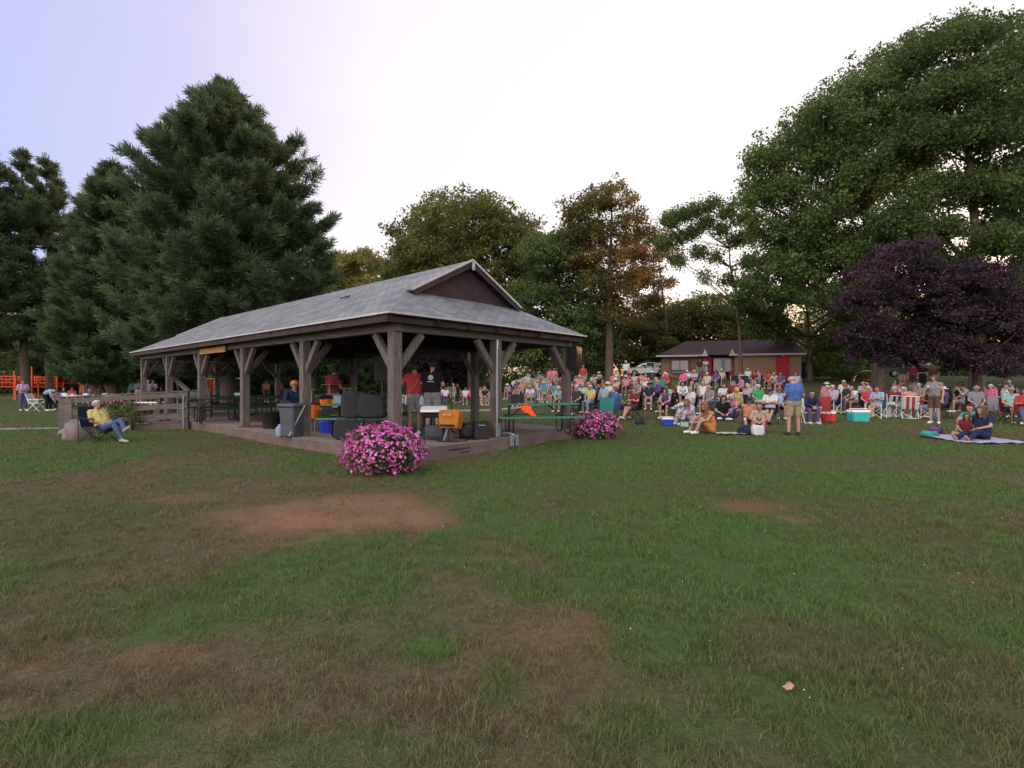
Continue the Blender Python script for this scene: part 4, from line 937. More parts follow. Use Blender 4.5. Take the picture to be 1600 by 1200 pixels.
def hatmesh(kind):
    mb = MB()
    if kind == 'cap':
        mb.lathe([(.101,.02),(.102,.05),(.092,.09),(.06,.115),(.01,.122)], 16, cap=False)
        vs = []; n = 9
        for j, rr in enumerate((.095,.175)):
            for i in range(n): q = (i/(n-1)-.5)*2.0; vs.append((math.sin(q)*(.098 if j == 0 else .085), -math.cos(q)*rr-(0 if j == 0 else .005), .035-.012*j))
        top = [(x, y, z+.006) for x, y, z in vs]; fs = [(i, i+1, n+i+1, n+i) for i in range(n-1)]
        mb.add(vs+top, [tuple(reversed(f)) for f in fs]+[tuple(x+2*n for x in f) for f in fs]+[(n+i, n+i+1, 3*n+i+1, 3*n+i) for i in range(n-1)])
    else:
        mb.lathe([(.20,.022),(.19,.034),(.108,.048),(.103,.09),(.085,.125),(.01,.13)], 18, cap=False); mb.lathe([(.20,.018),(.105,.036),(.10,.03)], 18, cap=False)
    me = bpy.data.meshes.new(kind); me.from_pydata(mb.v, [], mb.f); me.polygons.foreach_set('use_smooth', [True]*len(me.polygons)); me.materials.append(None); return me
HM = {'short': scalp('hair', .0, .76), 'long': scalp('hair', .50, .66, rear=1, puff=.006), 'bob': scalp('hair', .22, .68, rear=1.6, puff=.012), 'balding': scalp('hair', .0, .70, r=.090), 'cap': hatmesh('cap'), 'sunhat': hatmesh('sunhat')}
def child(name, me, matl, parent):
    o = bpy.data.objects.new(name, me); col.objects.link(o); o.parent = parent
    s = o.material_slots[0]; s.link = 'OBJECT'; s.material = matl; return o
def person(loc, yaw, ps, top='white', bot='khaki', hair=('short','brown'), hat=None, sleeve='tee', legs='shorts', shoe='white', skin=0, label=None, group=None, scale=1.0, extra=None):
    a = A_[ps]; o = bpy.data.objects.new('person', a['body']); col.objects.link(o)
    o.location = loc; o.rotation_euler = (0, 0, yaw); o.scale = (scale,)*3
    for s, m in zip(o.material_slots, (SKIN[skin], EYE, LIP)): s.link = 'OBJECT'; s.material = m
    tag(o, label, 'person', group)
    child('shirt', a[sleeve], fab(top), o)
    child('trousers' if legs == 'pants' else 'shorts', a[legs], fab(bot), o)
    if shoe:
        for sh in a['shoes']: child('shoe', sh, shoem(shoe), o)
    M = Matrix((-a['sd'], -a['look'], a['up'])).transposed().to_4x4(); M.translation = a['H']
    if hair: h = child('hair', HM[hair[0]], hairm(hair[1]), o); h.matrix_local = M
    if hat: h = child('cap' if hat[0] == 'cap' else 'sun_hat', HM[hat[0]], fab(hat[1]), o); h.matrix_local = M
    return o
def face_to(x, y, tx, ty): return math.atan2(tx-x, -(ty-y))

# ---------------------------------------------------------------- chairs (model faces -Y)
def camp_chair(cn, frame=None):
    root = empty('camp_chair'); f = fab(cn); fr = frame or BLACKM
    mb = MB(); n = 6
    pr = [(-.26,.44),(-.05,.405),(.18,.42)]
    for i in range(2):
        a, b = pr[i], pr[i+1]; mb.add([(-.25,a[0],a[1]),(.25,a[0],a[1]),(.25,b[0],b[1]),(-.25,b[0],b[1]),(-.25,a[0],a[1]-.015),(.25,a[0],a[1]-.015),(.25,b[0],b[1]-.015),(-.25,b[0],b[1]-.015)], [(0,1,2,3),(7,6,5,4),(0,4,5,1),(2,6,7,3),(1,5,6,2),(3,7,4,0)])
    mb.build('seat', f, root)
    mb = MB(); rows = [(.40,.18),(.60,.24),(.80,.28),(.94,.30)]; vs = []
    for z, y in rows:
        for i in range(5): t = i/4-.5; vs.append((t*.54, y+.05*(1-4*t*t), z))
    k = len(vs); vs += [(x, y+.015, z) for x, y, z in vs]
    fs = [(r*5+i, r*5+i+1, (r+1)*5+i+1, (r+1)*5+i) for r in range(3) for i in range(4)]
    edge_ = [0,1,2,3,4,9,14,19,18,17,16,15,10,5]
    fs = fs+[tuple(x+k for x in reversed(q)) for q in fs]+[(edge_[i], edge_[(i+1) % 14], edge_[(i+1) % 14]+k, edge_[i]+k) for i in range(14)]
    mb.add(vs, fs); mb.build('backrest', f, root)
    for s in (-1, 1):
        mb = MB(); mb.box((s*.30,-.02,.635), (.07,.46,.018), rx=R(4)); mb.build('armrest', f, root)
        mb = MB(); mb.tube([(s*.27,.27,.0),(s*.275,.29,.95)], .011, 6); mb.tube([(s*.30,-.26,.0),(s*.30,-.24,.62)], .011, 6)
        mb.tube([(s*.29,-.26,.03),(s*.28,.20,.44)], .009, 6); mb.tube([(s*.28,.27,.03),(s*.29,-.25,.44)], .009, 6); mb.build('side_frame', fr, root)
    mb = MB(); mb.tube([(-.29,-.26,.03),(.26,-.27,.43)], .009, 6); mb.tube([(.29,-.26,.03),(-.26,-.27,.43)], .009, 6)
    mb.tube([(-.27,.27,.03),(.26,.21,.43)], .009, 6); mb.tube([(.27,.27,.03),(-.26,.21,.43)], .009, 6); mb.build('cross_frame', fr, root)
    return root
def lawn_chair(cn, stripe=None):
    root = empty('lawn_chair'); f = fab(cn); al = WHITE
    for nm, y0, z0, y1, z1 in (('seat',-.25,.43,.20,.40),('backrest',.21,.42,.36,.92)):
        for i in range(5):
            mb = MB(); x = (i-2)*.095
            mb.bar((x,y0,z0),(x,y1,z1),.082,.012) if nm == 'seat' else mb.bar((x,y0,z0),(x,y1,z1),.082,.012)
            mb.build(nm if i == 0 and False else nm+'_strap', fab(stripe) if stripe and i % 2 else f, root)
    for s in (-1, 1):
        mb = MB(); mb.tube([(s*.26,.20,.40),(s*.26,.36,.93)], .013, 6); mb.tube([(s*.26,-.27,.43),(s*.26,.20,.40)], .013, 6); mb.tube([(s*.27,-.30,.0),(s*.27,.24,.62)], .013, 6); mb.tube([(s*.27,.30,.0),(s*.27,-.26,.60)], .013, 6)
        mb.build('side_frame', al, root)
        mb = MB(); mb.box((s*.28,-.01,.63), (.045,.52,.025), bev=.008); mb.build('armrest', al, root)
    mb = MB(); mb.tube([(-.26,.36,.93),(.26,.36,.93)], .013, 6); mb.tube([(-.26,-.27,.43),(.26,-.27,.43)], .013, 6); mb.tube([(-.27,.30,.02),(.27,.30,.02)], .012, 6); mb.tube([(-.27,-.30,.02),(.27,-.30,.02)], .012, 6)
    mb.build('cross_bar', al, root); return root
CH = {}
def put_chair(kind, cn, loc, yaw, label, group=None, scale=1.0):
    key = (kind, cn)
    if key not in CH:
        o = lawn_chair(*cn.split('+')) if kind == 'lawn' else camp_chair(cn, WHITE if kind == 'campw' else None); CH[key] = o
    else: o = copy_tree(CH[key])
    o.location = loc; o.rotation_euler = (0, 0, yaw); o.scale = (scale,)*3
    tag(o, label, 'chair', group); return o
# ---------------------------------------------------------------- building, vehicles, playground
def tmb(rz=0): return MB()
BR = bpy.data.materials.new('tan_brick'); BR.use_nodes = True
def brickmat(m, c1, c2, mo):
    t = m.node_tree; b = t.nodes['Principled BSDF']; b.inputs['Roughness'].default_value = .85
    tc_ = N(t, 'ShaderNodeTexCoord'); mp_ = N(t, 'ShaderNodeMapping'); mp_.inputs['Rotation'].default_value = (R(90), 0, 0)
    br = N(t, 'ShaderNodeTexBrick'); br.inputs['Scale'].default_value = 1; br.inputs['Brick Width'].default_value = .24; br.inputs['Row Height'].default_value = .08; br.inputs['Mortar Size'].default_value = .008
    br.inputs['Color1'].default_value = (*c1,1); br.inputs['Color2'].default_value = (*c2,1); br.inputs['Mortar'].default_value = (*mo,1)
    t.links.new(tc_.outputs['Object'], mp_.inputs[0]); t.links.new(mp_.outputs[0], br.inputs['Vector']); t.links.new(br.outputs[0], b.inputs['Base Color'])
brickmat(BR, (.20,.10,.06), (.27,.145,.09), (.20,.16,.13))
REDP = mat('red_door_paint', (.30,.012,.02), .5, .1)
ROOFD = mat('brown_purple_shingle', (.050,.034,.038), .9, spec=.1, scale=12, c2=(.085,.060,.066))
GLASS = mat('window_glass', (.10,.10,.13), .12, .2, spec=.8)
def building():
    Y = 44.0; x0 = X(1034, Y); zb = 1.7; th_ = R(16)
    def bx(px): k = (px-800)/F; return (k*Y-x0)/(math.cos(th_)+k*math.sin(th_))
    w = bx(1252)
    r = empty('brick_building', (x0, Y, zb), -th_, 'low tan brick building with red doors, wide window and dark hipped shingle roof', 'building')
    D = 7.5; zw = Zpx(556, Y)-zb; wl = (1100-1034)/F*Y*1.0
    p1 = bx(1092); p2 = bx(1148)     # recessed entrance between the wings
    fl = -.35; H = zw
    m = MB(); m.box((p1/2, D/2+.6, H/2-.2), (p1, D-.6, H+.4)); m.build('wall', BR, r)
    m = MB(); m.box(((p1+p2)/2, D/2+1.3, H/2-.2), (p2-p1-.006, D-1.2, H+.4)); m.build('wall', REDP, r)
    m = MB(); m.box(((p2+w)/2, D/2, H/2-.2), (w-p2, D, H+.4)); m.build('wall', BR, r)
    # roof: long gable with hip left, gable end right
    e = .5; rh = Zpx(529, Y)-zb
    vs = [(-e,-e+.5,H),(w+.25,-e,H),(w+.25,D+e,H),(-e,D+e,H),(2.2,D/2,rh),(w+.25,D/2,rh)]
    m = MB(); m.add(vs, [(0,1,5,4),(2,3,4,5),(3,0,4),(1,2,5),(3,2,1,0)]); m.build('roof', ROOFD, r)
    m = MB(); m.bar((-e,-e+.48,H-.02),(p1+.6,-e+.38,H-.02),.06,.14); m.build('gutter', FASC, r)
    m = MB(); m.bar((p2-.3,-e+.02,H-.02),(w+.25,-e-.03,H-.02),.06,.14); m.build('gutter', FASC, r)
    for xx in (p1+.45, p2-.25): m = MB(); m.add([(xx,-.5,H+.5),(xx-.25,-.55,H-.1),(xx+.25,-.55,H-.1),(xx,-.35,H+.5),(xx-.25,-.35,H-.1),(xx+.25,-.35,H-.1)], [(0,1,2),(5,4,3),(0,3,4,1),(1,4,5,2),(2,5,3,0)]); m.build('gable_trim', FASC, r)
    m = MB(); m.add([(w+.262,.2,H+.1),(w+.262,D-.2,H+.1),(w+.262,D/2,rh-.05),(w+.3,.2,H+.1),(w+.3,D-.2,H+.1),(w+.3,D/2,rh-.05)], [(0,1,2),(5,4,3),(0,3,4,1),(1,4,5,2),(2,5,3,0)]); m.build('gable_siding', WHITE, r)
    def win(cx, y, z, ww, hh, frame, nx=2):
        f = MB(); f.box((cx, y, z), (ww+.16, .06, hh+.16)); fo = f.build('window', frame, r)
        g_ = MB()
        for i in range(nx): g_.box((cx+(i-(nx-1)/2)*ww/nx, y-.04, z), (ww/nx-.06, .02, hh-.05))
        g_.build('pane', GLASS, fo)
    win(bx(1080)-.9, .57, 1.35, 1.4, .85, mat('brown_frame', (.09,.06,.05)))
    m = MB(); m.box((bx(1072), .55, .75), (2.2,.12,.07)); m.build('window_sill', FASC, r)
    win(bx(1131), .66, 1.35, 1.35, 1.0, FASC, 3)
    for cx, wd in ((bx(1104),.9),(bx(1146.5)-.1,.35)):
        m = MB(); m.box((cx, .66, 1.05), (wd,.06,2.1)); d = m.build('door', REDP, r); m = MB(); m.box((cx+wd*.35, .60, 1.0), (.05,.06,.12)); m.build('handle', GALV, d)
    m = MB(); m.box((bx(1223), -.03, 1.15), (1.0,.06,2.1)); d = m.build('door', REDP, r); m = MB(); m.box((bx(1223)+.38, -.08, 1.1), (.05,.06,.12)); m.build('handle', GALV, d)
    m = MB(); m.ball((bx(1223)+.0, -.1, 2.05), .08, 8, 6); m.build('door_lamp', FASC, r)
building()
def car(px, Y, rz, body, label, suv=True, z=None):
    p = at(px, Y); 
    if z is not None: p.z = z
    r = empty('parked_car', p, rz, label, 'car'); L, Wd = 4.5, 1.8
    # side profile (x,z), nose at +x
    lo = [(-2.2,.45),(-2.25,.75),(-2.15,1.0),(-1.2,1.02),(.95,1.0),(1.7,.92),(2.15,.78),(2.25,.5),(2.1,.32),(-2.1,.32)]
    m = MB(); n = len(lo); vs = []; ws = (.90,.84)
    for sy in (-1, 1):
        for x, z_ in lo: vs.append((x, sy*.88*(1-.08*max(0, abs(x)-1.7)/.55), z_))
    fs = [tuple(range(n)), tuple(reversed(range(n, 2*n)))]+[(i, i+n, (i+1) % n+n, (i+1) % n) for i in range(n)]
    m.add(vs, fs); m.build('body', body, r)
    hi = [(-2.1,1.0),(-1.95,1.38),(-1.5,1.55),(.1,1.55),(.55,1.42),(1.15,1.0)] if suv else [(-1.9,1.0),(-1.2,1.38),(-.6,1.45),(.1,1.45),(.5,1.35),(1.2,.98)]
    m = MB(); n = len(hi); vs = [(x, sy*(.86 if z_ < 1.1 else .68), z_) for sy in (-1, 1) for x, z_ in hi]
    m.add(vs, [tuple(range(n)), tuple(reversed(range(n, 2*n)))]+[(i, i+n, (i+1) % n+n, (i+1) % n) for i in range(n)]); m.build('cabin', body, r)
    dk = mat('car_glass', (.02,.022,.03), .08, .1, spec=.9)
    for sy in (-1, 1):
        for xs in ((-1.75,-.75),(-.68,.12),(.2,.82)):
            m = MB(); t = .07
            def yy(z_): return sy*((.86+(z_-1.0)*(.68-.86)/.45)+.012)
            x0, x1 = xs; zt_ = 1.42 if x1 < .5 else 1.22; zb_ = 1.05
            x1t = x1 if x1 < .5 else x0+.28; x0t = x0 if x0 > -1.5 else x0+.12
            a = [(x0,yy(zb_),zb_),(x1,yy(zb_),zb_),(x1t,yy(zt_),zt_),(x0t,yy(zt_),zt_)]; b = [(x, y-sy*.03, z_) for x, y, z_ in a]
            m.add(a+b, [(0,1,2,3),(7,6,5,4),(0,4,5,1),(1,5,6,2),(2,6,7,3),(3,7,4,0)]); m.build('side_window', dk, r)
    m = MB(); m.bar((1.17,0,1.03),(.60,0,1.40),.02,1.3) if False else m.add([(1.19,-.72,1.03),(1.19,.72,1.03),(.63,.60,1.40),(.63,-.60,1.40),(1.15,-.72,1.0),(1.15,.72,1.0),(.59,.60,1.37),(.59,-.60,1.37)], [(0,1,2,3),(7,6,5,4),(0,4,5,1),(1,5,6,2),(2,6,7,3),(3,7,4,0)]); m.build('windscreen', dk, r)
    m = MB(); x0, x1 = (-2.12,-1.97) if suv else (-1.85,-1.25); m.add([(x0-.02,-.70,1.05),(x0-.02,.70,1.05),(x1-.02,.60,1.36),(x1-.02,-.60,1.36),(x0+.02,-.7,1.04),(x0+.02,.7,1.04),(x1+.02,.6,1.34),(x1+.02,-.6,1.34)], [(0,3,2,1),(7,4,5,6),(0,1,5,4),(1,2,6,5),(2,3,7,6),(3,0,4,7)]); m.build('rear_window', dk, r)
    for sx in (-1.35, 1.35):
        for sy in (-1, 1):
            m = MB(); m.T = Matrix.Translation((sx, sy*.80, .33)) @ Matrix.Rotation(R(90), 4, 'X'); m.lathe([(.33,-.11),(.34,-.05),(.34,.05),(.33,.11)], 18); w_ = m.build('wheel', BLACK, r, True)
            m = MB(); m.T = Matrix.Translation((sx, sy*.92, .33)) @ Matrix.Rotation(R(90), 4, 'X'); m.lathe([(.20,-.012),(.20,.012)], 12); m.build('rim', GALV, w_)
    for sy in (-1, 1):
        m = MB(); m.box((2.17, sy*.62, .72), (.12,.34,.14), bev=.03); m.build('headlight', GALV, r)
        m = MB(); m.box((-2.21, sy*.68, .88), (.08,.22,.22), bev=.02); m.build('tail_light', mat('tail_light_red', (.35,.01,.01), .3), r)
    return r
WCAR = mat('car_white', (.85,.86,.88), .3, .02, spec=.6)
car(1012, 55, R(165), WCAR, 'white hatchback parked left of the brick building, its nose towards the crowd', False)
car(836, 50, R(150), WCAR, 'white car behind the crowd, glimpsed between the right posts of the pavilion', False)
car(1412, 46, R(175), mat('car_dark_blue', (.025,.03,.05), .35, .05, spec=.6), 'dark sport utility vehicle with pale roof behind the left purple maple', True)
# white canopy tent
def canopy(px, Y):
    r = empty('canopy_tent', at(px, Y), R(12), 'white peaked canopy tent with a hanging wall left of the tall oak trunk', 'tent'); w = 1.25
    wm = fab('white'); m = MB(); m.add([(-w,-w,1.78),(w,-w,1.78),(w,w,1.78),(-w,w,1.78),(0,0,2.4)], [(0,1,4),(1,2,4),(2,3,4),(3,0,4),(3,2,1,0)]); m.build('canopy', wm, r)
    for i, (a, b) in enumerate((((-w,-w),(w,-w)),((w,-w),(w,w)),((w,w),(-w,w)),((-w,w),(-w,-w)))): m = MB(); m.bar((a[0],a[1],1.68),(b[0],b[1],1.68),.02,.22) if i % 2 == 0 else m.bar((a[0],a[1],1.68),(b[0],b[1],1.68),.22,.02); m.build('valance', wm, r)
    for sx in (-1, 1):
        for sy in (-1, 1): m = MB(); m.bar((sx*w*.97,sy*w*.97,0),(sx*w*.97,sy*w*.97,1.7),.04); m.build('leg', GALV, r)
    m = MB(); m.box((.1,w-.05,1.0), (w*1.7,.02,1.9)); m.build('back_wall', wm, r)
canopy(920, 62)
# pink beach dome
r = empty('beach_tent', at(1354, 40), R(10), 'small salmon coloured half dome beach tent left of the left purple trunk', 'tent')
m = MB(); n = 9
for j in range(6):
    pass
vs = []; 
for j in range(7):
    a = j/6*PI/2
    for i in range(n): q = PI*i/(n-1); vs.append((math.cos(q)*1.15*math.cos(a*.9), math.sin(a)*.9, math.sin(q)*.85*math.cos(a*.9)+0))
k = len(vs); vs += [(x*.97, y+.0, z*.97) for x, y, z in vs]
fs = [(j*n+i, j*n+i+1, (j+1)*n+i+1, (j+1)*n+i) for j in range(6) for i in range(n-1)]
m.add(vs, fs+[tuple(x+k for x in reversed(f)) for f in fs]+[(i, i+k, i+1+k, i+1) for i in range(n-1)]); m.build('dome', fab('coral'), r)
m = MB(); m.tube([(math.cos(PI*i/8)*1.17, -.01, math.sin(PI*i/8)*.87) for i in range(9)], .03, 6); m.build('hoop', WHITE, r)

# playground
ORG = mat('playground_orange', (.75,.085,.02), .45, .08, spec=.4); ORR = mat('playground_red', (.60,.03,.02), .45, .08, spec=.4); TAN = mat('playground_tan', (.50,.42,.32), .5)
def climber(px, Y, wd, label, seed, rz=0):
    random.seed(seed); r = empty('playground_climber', at(px, Y), rz, label, 'playground set')
    nx = max(2, int(wd/1.5)+1)
    for i in range(nx):
        for j in range(2):
            x = -wd/2+wd*i/(nx-1); m = MB(); m.tube([(x, j*1.5, 0),(x, j*1.5, random.choice([2.2,2.6,3.0]))], .06, 8); m.build('post', ORG if (i+j) % 3 else ORR, r, True)
    for i in range(nx-1):
        x0 = -wd/2+wd*i/(nx-1); x1 = -wd/2+wd*(i+1)/(nx-1); z = random.choice([.9,1.2,1.5])
        m = MB(); m.box(((x0+x1)/2, .75, z), (x1-x0-.1,1.4,.08)); m.build('platform', ORR, r)
        for zz in (.35,.65,.9): m = MB(); m.tube([(x0,-.0,z+zz),(x1,-.0,z+zz)], .03, 6); m.build('rail', ORG, r, True)
        for k in range(5): m = MB(); xx = x0+(x1-x0)*(k+.5)/5; m.tube([(xx,0,z+.1),(xx,0,z+.9)], .022, 5); m.build('baluster', ORG, r, True)
        m = MB(); c = ((x0+x1)/2, .0, z+.4)
        pts = [(x0+.1+(x1-x0-.2)*t, -.1-.8*math.sin(PI*t), z+.2+.7*math.sin(PI*t)) for t in (0,.2,.4,.6,.8,1)]; m.tube(pts, .04, 6); m.build('arch_bar', ORG, r, True)
climber(60, 46, 3.4, 'orange playground climber with rails at the far left between the pine trunks', 1)
climber(112, 47, 4.6, 'wide orange and red playground climber behind the food tables', 2)
climber(160, 48, 2.6, 'smaller orange playground climber nearest the pavilion ramp', 3)
climber(10, 44, 1.6, 'orange playground climber cut off by the left edge', 4)
# swing frame
p = at(246, 42); r = empty('swing_frame', p, 0, 'pale swing frame behind the wooden railing', 'swing set')
for sx in (-1, 1):
    for sy in (-1, 1): m = MB(); m.tube([(sx*1.5,sy*.8,0),(sx*1.35,0,2.1)], .045, 6); m.build('leg', TAN, r)
m = MB(); m.tube([(-1.4,0,2.1),(1.4,0,2.1)], .05, 6); m.build('top_bar', TAN, r)
for sx in (-.5, .5):
    m = MB(); m.box((sx,0,.5), (.4,.2,.03)); s_ = m.build('swing_seat', BLACK, r); m = MB(); m.tube([(sx-.2,0,.5),(sx-.2,0,2.1)], .01, 4); m.tube([(sx+.2,0,.5),(sx+.2,0,2.1)], .01, 4); m.build('chain', GALV, s_)
p = at(281, 43); r = empty('playground_slide', p, 0, 'beige playground slide with ladder seen beside the far pavilion posts', 'slide')
m = MB(); m.bar((-.6,0,1.9),(1.2,0,.3),.5,.05); m.build('chute', TAN, r)
for sy in (-.27,.27): m = MB(); m.bar((-.6,sy,1.98),(1.2,sy,.38),.04,.16); m.build('side_rail', WHITE, r)
for sy in (-.25,.25): m = MB(); m.tube([(-1.0,sy,0),(-.62,sy,2.5)], .03, 6); m.build('ladder_rail', TAN, r)
for k in range(5): m = MB(); m.tube([(-.95+.07*k,-.25,.3+.38*k),(-.95+.07*k,.25,.3+.38*k)], .02, 5); m.build('rung', TAN, r)
m = MB(); m.box((-.75,0,1.92), (.5,.6,.06)); m.build('platform', ORR, r)
def panel(px, Y, lab, w=1.2):
    r = empty('climbing_panel', at(px, Y), 0, lab, 'playground set')
    for s in (-1, 1): m = MB(); m.tube([(s*w/2,0,0),(s*w/2,0,1.9)], .05, 6); m.build('post', WHITE, r)
    m = MB(); m.tube([(-w/2,0,1.9),(w/2,0,1.9)], .05, 6); m.build('top_bar', WHITE, r)
    return r, w
r, w = panel(333, 42, 'white framed panel of orange bars seen through the far pavilion bay')
for k in range(5): m = MB(); m.tube([(-.45+.22*k,0,.3),(-.45+.22*k,0,1.9)], .06, 6); m.build('bar', ORG, r)
r, w = panel(371, 42, 'plain white framed panel right of the orange barred panel')
m = MB(); m.box((0,0,.6), (1.0,.05,.2)); m.build('crossbar', WHITE, r)
# white tables with food, folding chair
def wtable(px, Y, lab, grp='white food tables by the playground', rz=0.0, w=1.8, c=None):
    r = empty('folding_table', at(px, Y), rz, lab, 'table', grp)
    m = MB(); m.box((0,0,.73), (w,.75,.04), bev=.01); m.build('table_top', c or WHITE, r)
    for sx in (-1, 1):
        for sy in (-1, 1): m = MB(); m.tube([(sx*w*.42,sy*.3,0),(sx*w*.40,sy*.3,.71)], .014, 6); m.build('leg', BLACKM, r)
    return r
wtable(108, 32, 'white folding table of food, left end of the row behind the railing')
wtable(138, 32.5, 'white folding table of food, middle of the row behind the railing')
wtable(168, 33, 'white folding table of food, right end of the row behind the railing')
for k, (px, Y, c, s, lb) in enumerate(((102,32,'white',.22,'white food tray on the left food table'),(114,32,'cream',.16,'cream food box on the left food table'),(135,32.5,'white',.2,'white food tray on the middle food table'),(146,32.5,'orange',.12,'orange tub on the middle food table'),(165,33,'cream',.2,'cream food box on the right food table'),(176,33,'orange',.15,'orange tub on the right food table'))):
    o = MB(); o.box((0,0,s*.35), (s*1.5,s,s*.7), bev=.01, taper=.9); q = o.build('food_box', fab(c)); q.location = at(px, Y, .751); tag(q, lb, 'box')
r = put_chair('lawn', 'white', at(57, 27.5), R(100), 'empty white folding chair in front of the bending light blue shirt')
# wooden ramp with railings on the left of the pavilion
rp = empty('wooden_ramp', (0,0,0), 0, 'weathered timber access ramp with post and board railings at the left of the pavilion', 'ramp')
A = Vector((X(100,16.3), 16.3, 0)); B = Vector((X(296,16.9), 16.9, 0)); dv = (B-A).normalized(); nv = Vector((-dv.y, dv.x, 0)); RW = 1.7; L_ = (B-A).length
def q3(t, n, z): v = A+dv*t+nv*n; v.z = z; return v
m = MB(); pts = [q3(0,0,0), q3(L_-.05,0,0), q3(L_-.05,RW,0), q3(0,RW,0)]
vs = [(p.x,p.y,-.2) for p in pts]+[(p.x,p.y,(.02 if i in (0,3) else .22)) for i, p in enumerate(pts)]
m.add(vs, [(3,2,1,0),(4,5,6,7),(0,1,5,4),(1,2,6,5),(2,3,7,6),(3,0,4,7)]); m.build('deck', CONCS, rp)
zr = lambda t: .02+.20*t/L_
for n_, ts in ((-.06,(0,L_*.53,L_-.05)),(RW+.02,(0,L_*.53,L_-.05))):
    for t in ts: m = MB(); m.bar(q3(t,n_,-.1), q3(t,n_,zr(t)+1.03), .11, .11); m.build('post', WOOD, rp)
    for hh, wd in ((.92,.15),(.55,.15),(.22,.15)):
        m = MB(); m.bar(q3(-.05,n_-.075,zr(0)+hh), q3(L_,n_-.075,zr(L_)+hh), .035, wd, roll=0); m.build('rail_board', WOODH, rp)
    m = MB(); m.bar(q3(-.1,n_-.02,zr(0)+1.045), q3(L_+.05,n_-.02,zr(L_)+1.045), .17, .035); m.build('cap_rail', WOODH, rp)
m = MB(); m.box(q3(.12,-.13,.55), (.42,.03,.95)); m.build('end_panel', WOODH, rp)
m = MB(); m.tube([q3(L_*.80,RW*.5,.22), q3(L_*.80,RW*.5,1.1), q3(L_-.12,-.16,1.1), q3(L_-.12,-.16,-.05)], .022, 6); m.build('hand_rail', GALV, rp)
# boulder
def rock(loc, sc, lab):
    m = MB(); m.ball((0,0,0), 1, 20, 14); o = m.build('boulder', mat('granite', (.13,.105,.11), .9, scale=4, c2=(.22,.18,.185), bump=.6), smooth=False)
    for v in o.data.vertices:
        c = v.co; k = max(abs(c.x), abs(c.y), abs(c.z)); c /= (k*.55+.45); n_ = .09*math.sin(c.x*4+c.z*3)+.07*math.sin(c.y*5+1)+.03*math.sin(c.z*11+c.x*9)
        v.co = Vector((c.x*sc[0], c.y*sc[1], c.z*sc[2]))*(1+n_)
    o.data.polygons.foreach_set('use_smooth', [True]*len(o.data.polygons)); o.location = loc; tag(o, lab, 'boulder')
rock(at(121, 13.9, .20), (.29,.28,.32), 'squarish grey pink boulder beside the yellow shirted man')
rock(at(101, 15.4, .02), (.16,.14,.12), 'small flat pale rock at the foot of the ramp end post')

# ---------------------------------------------------------------- flower mounds
def flowers(loc, rx, rz, label, n, fs, seed):
    rg = np.random.default_rng(seed); random.seed(seed); r = empty('flower_planter', loc, 0, label, 'flowers')
    m = MB(); m.lathe([(rx*.30,-.05),(rx*.36,rz*.2),(rx*.38,rz*.3)], 16); m.build('pot', mat('dark_pot', (.03,.03,.025), .7), r, True)
    def surf(k, r0, r1):
        d = rg.normal(size=(k,3)); d /= np.linalg.norm(d,axis=1,keepdims=True); d[:,2] = np.where(d[:,2] < -.75, -d[:,2], d[:,2])
        rr = rg.uniform(r0, r1, (k,1))*(1+.09*np.sin(d[:,:1]*6+d[:,1:2]*5)+.09*np.sin(d[:,:1]*13+d[:,2:]*11+seed)+.05*np.sin(d[:,1:2]*17+d[:,2:]*8)); return d, d*np.array([rx,rx*.85,rz*.56])*rr+np.array([0,0,rz*.47])
    d, c = surf(9000, .55, 1.0); c = c[c[:,2] > .02]; V_, F_, A4 = leaf_quads(c, .045, var=rg.random(len(c)))
    meshobj('foliage', np_mesh('foliage', V_, F_, {'var': A4}), G1, r)
    d, c = surf(n, .90, 1.12); k = (c[:,2] > .03) & (rg.random(len(c)) < .8+.3*d[:,2]); d, c = d[k], c[k]; d = d+rg.normal(0,.35,d.shape)+np.array([0,0,.25]); d /= np.linalg.norm(d,axis=1,keepdims=True)
    nfl = len(c); h = rg.normal(size=(nfl,3)); u = np.cross(d,h); u /= np.linalg.norm(u,axis=1,keepdims=True); v = np.cross(d,u)
    s = (fs*rg.uniform(.5,1.3,nfl))[:,None]; VV = [c-d*s*.35]; 
    for q in range(10):
        a = 2*PI*q/10; rr = 1.0 if q % 2 == 0 else .72; VV.append(c+(u*math.cos(a)+v*math.sin(a))*s*rr+d*s*.12*(q % 2))
    VV = np.stack(VV, 1).reshape(-1,3); b = np.arange(nfl)*11; F3 = np.concatenate([np.stack([b, b+1+q, b+1+(q+1) % 10],1) for q in range(10)])
    var = np.repeat(rg.random(nfl), 11)
    meshobj('blossoms', np_mesh('blossoms', VV, F3, {'var': var}), leafmat('petunia_pink', [(.38,.035,.25),(.62,.09,.42),(.78,.24,.60)], .35), r)
    # pale throats
    VC = np.stack([c-d*s*.05+(u*math.cos(a)+v*math.sin(a))*s*.26 for a in (0,PI/2,PI,3*PI/2)],1).reshape(-1,3)
    meshobj('petal_centres', np_mesh('petal_centres', VC, np.arange(nfl*4).reshape(-1,4)), mat('petal_pale', (.70,.60,.62), .8), r)
    return r
flowers(Vector((X(600,8.7), 8.7, .0)), .67, .76, 'nearest large mound of pink petunias in front of the pavilion corner', 2100, .028, 3)
flowers(at(933, 13.9, .0), .60, .68, 'second mound of pink petunias at the right corner of the pavilion', 1700, .030, 4)
flowers(at(186, 19.5, .55), .42, .5, 'small mound of pink petunias behind the ramp railing', 420, .035, 5)
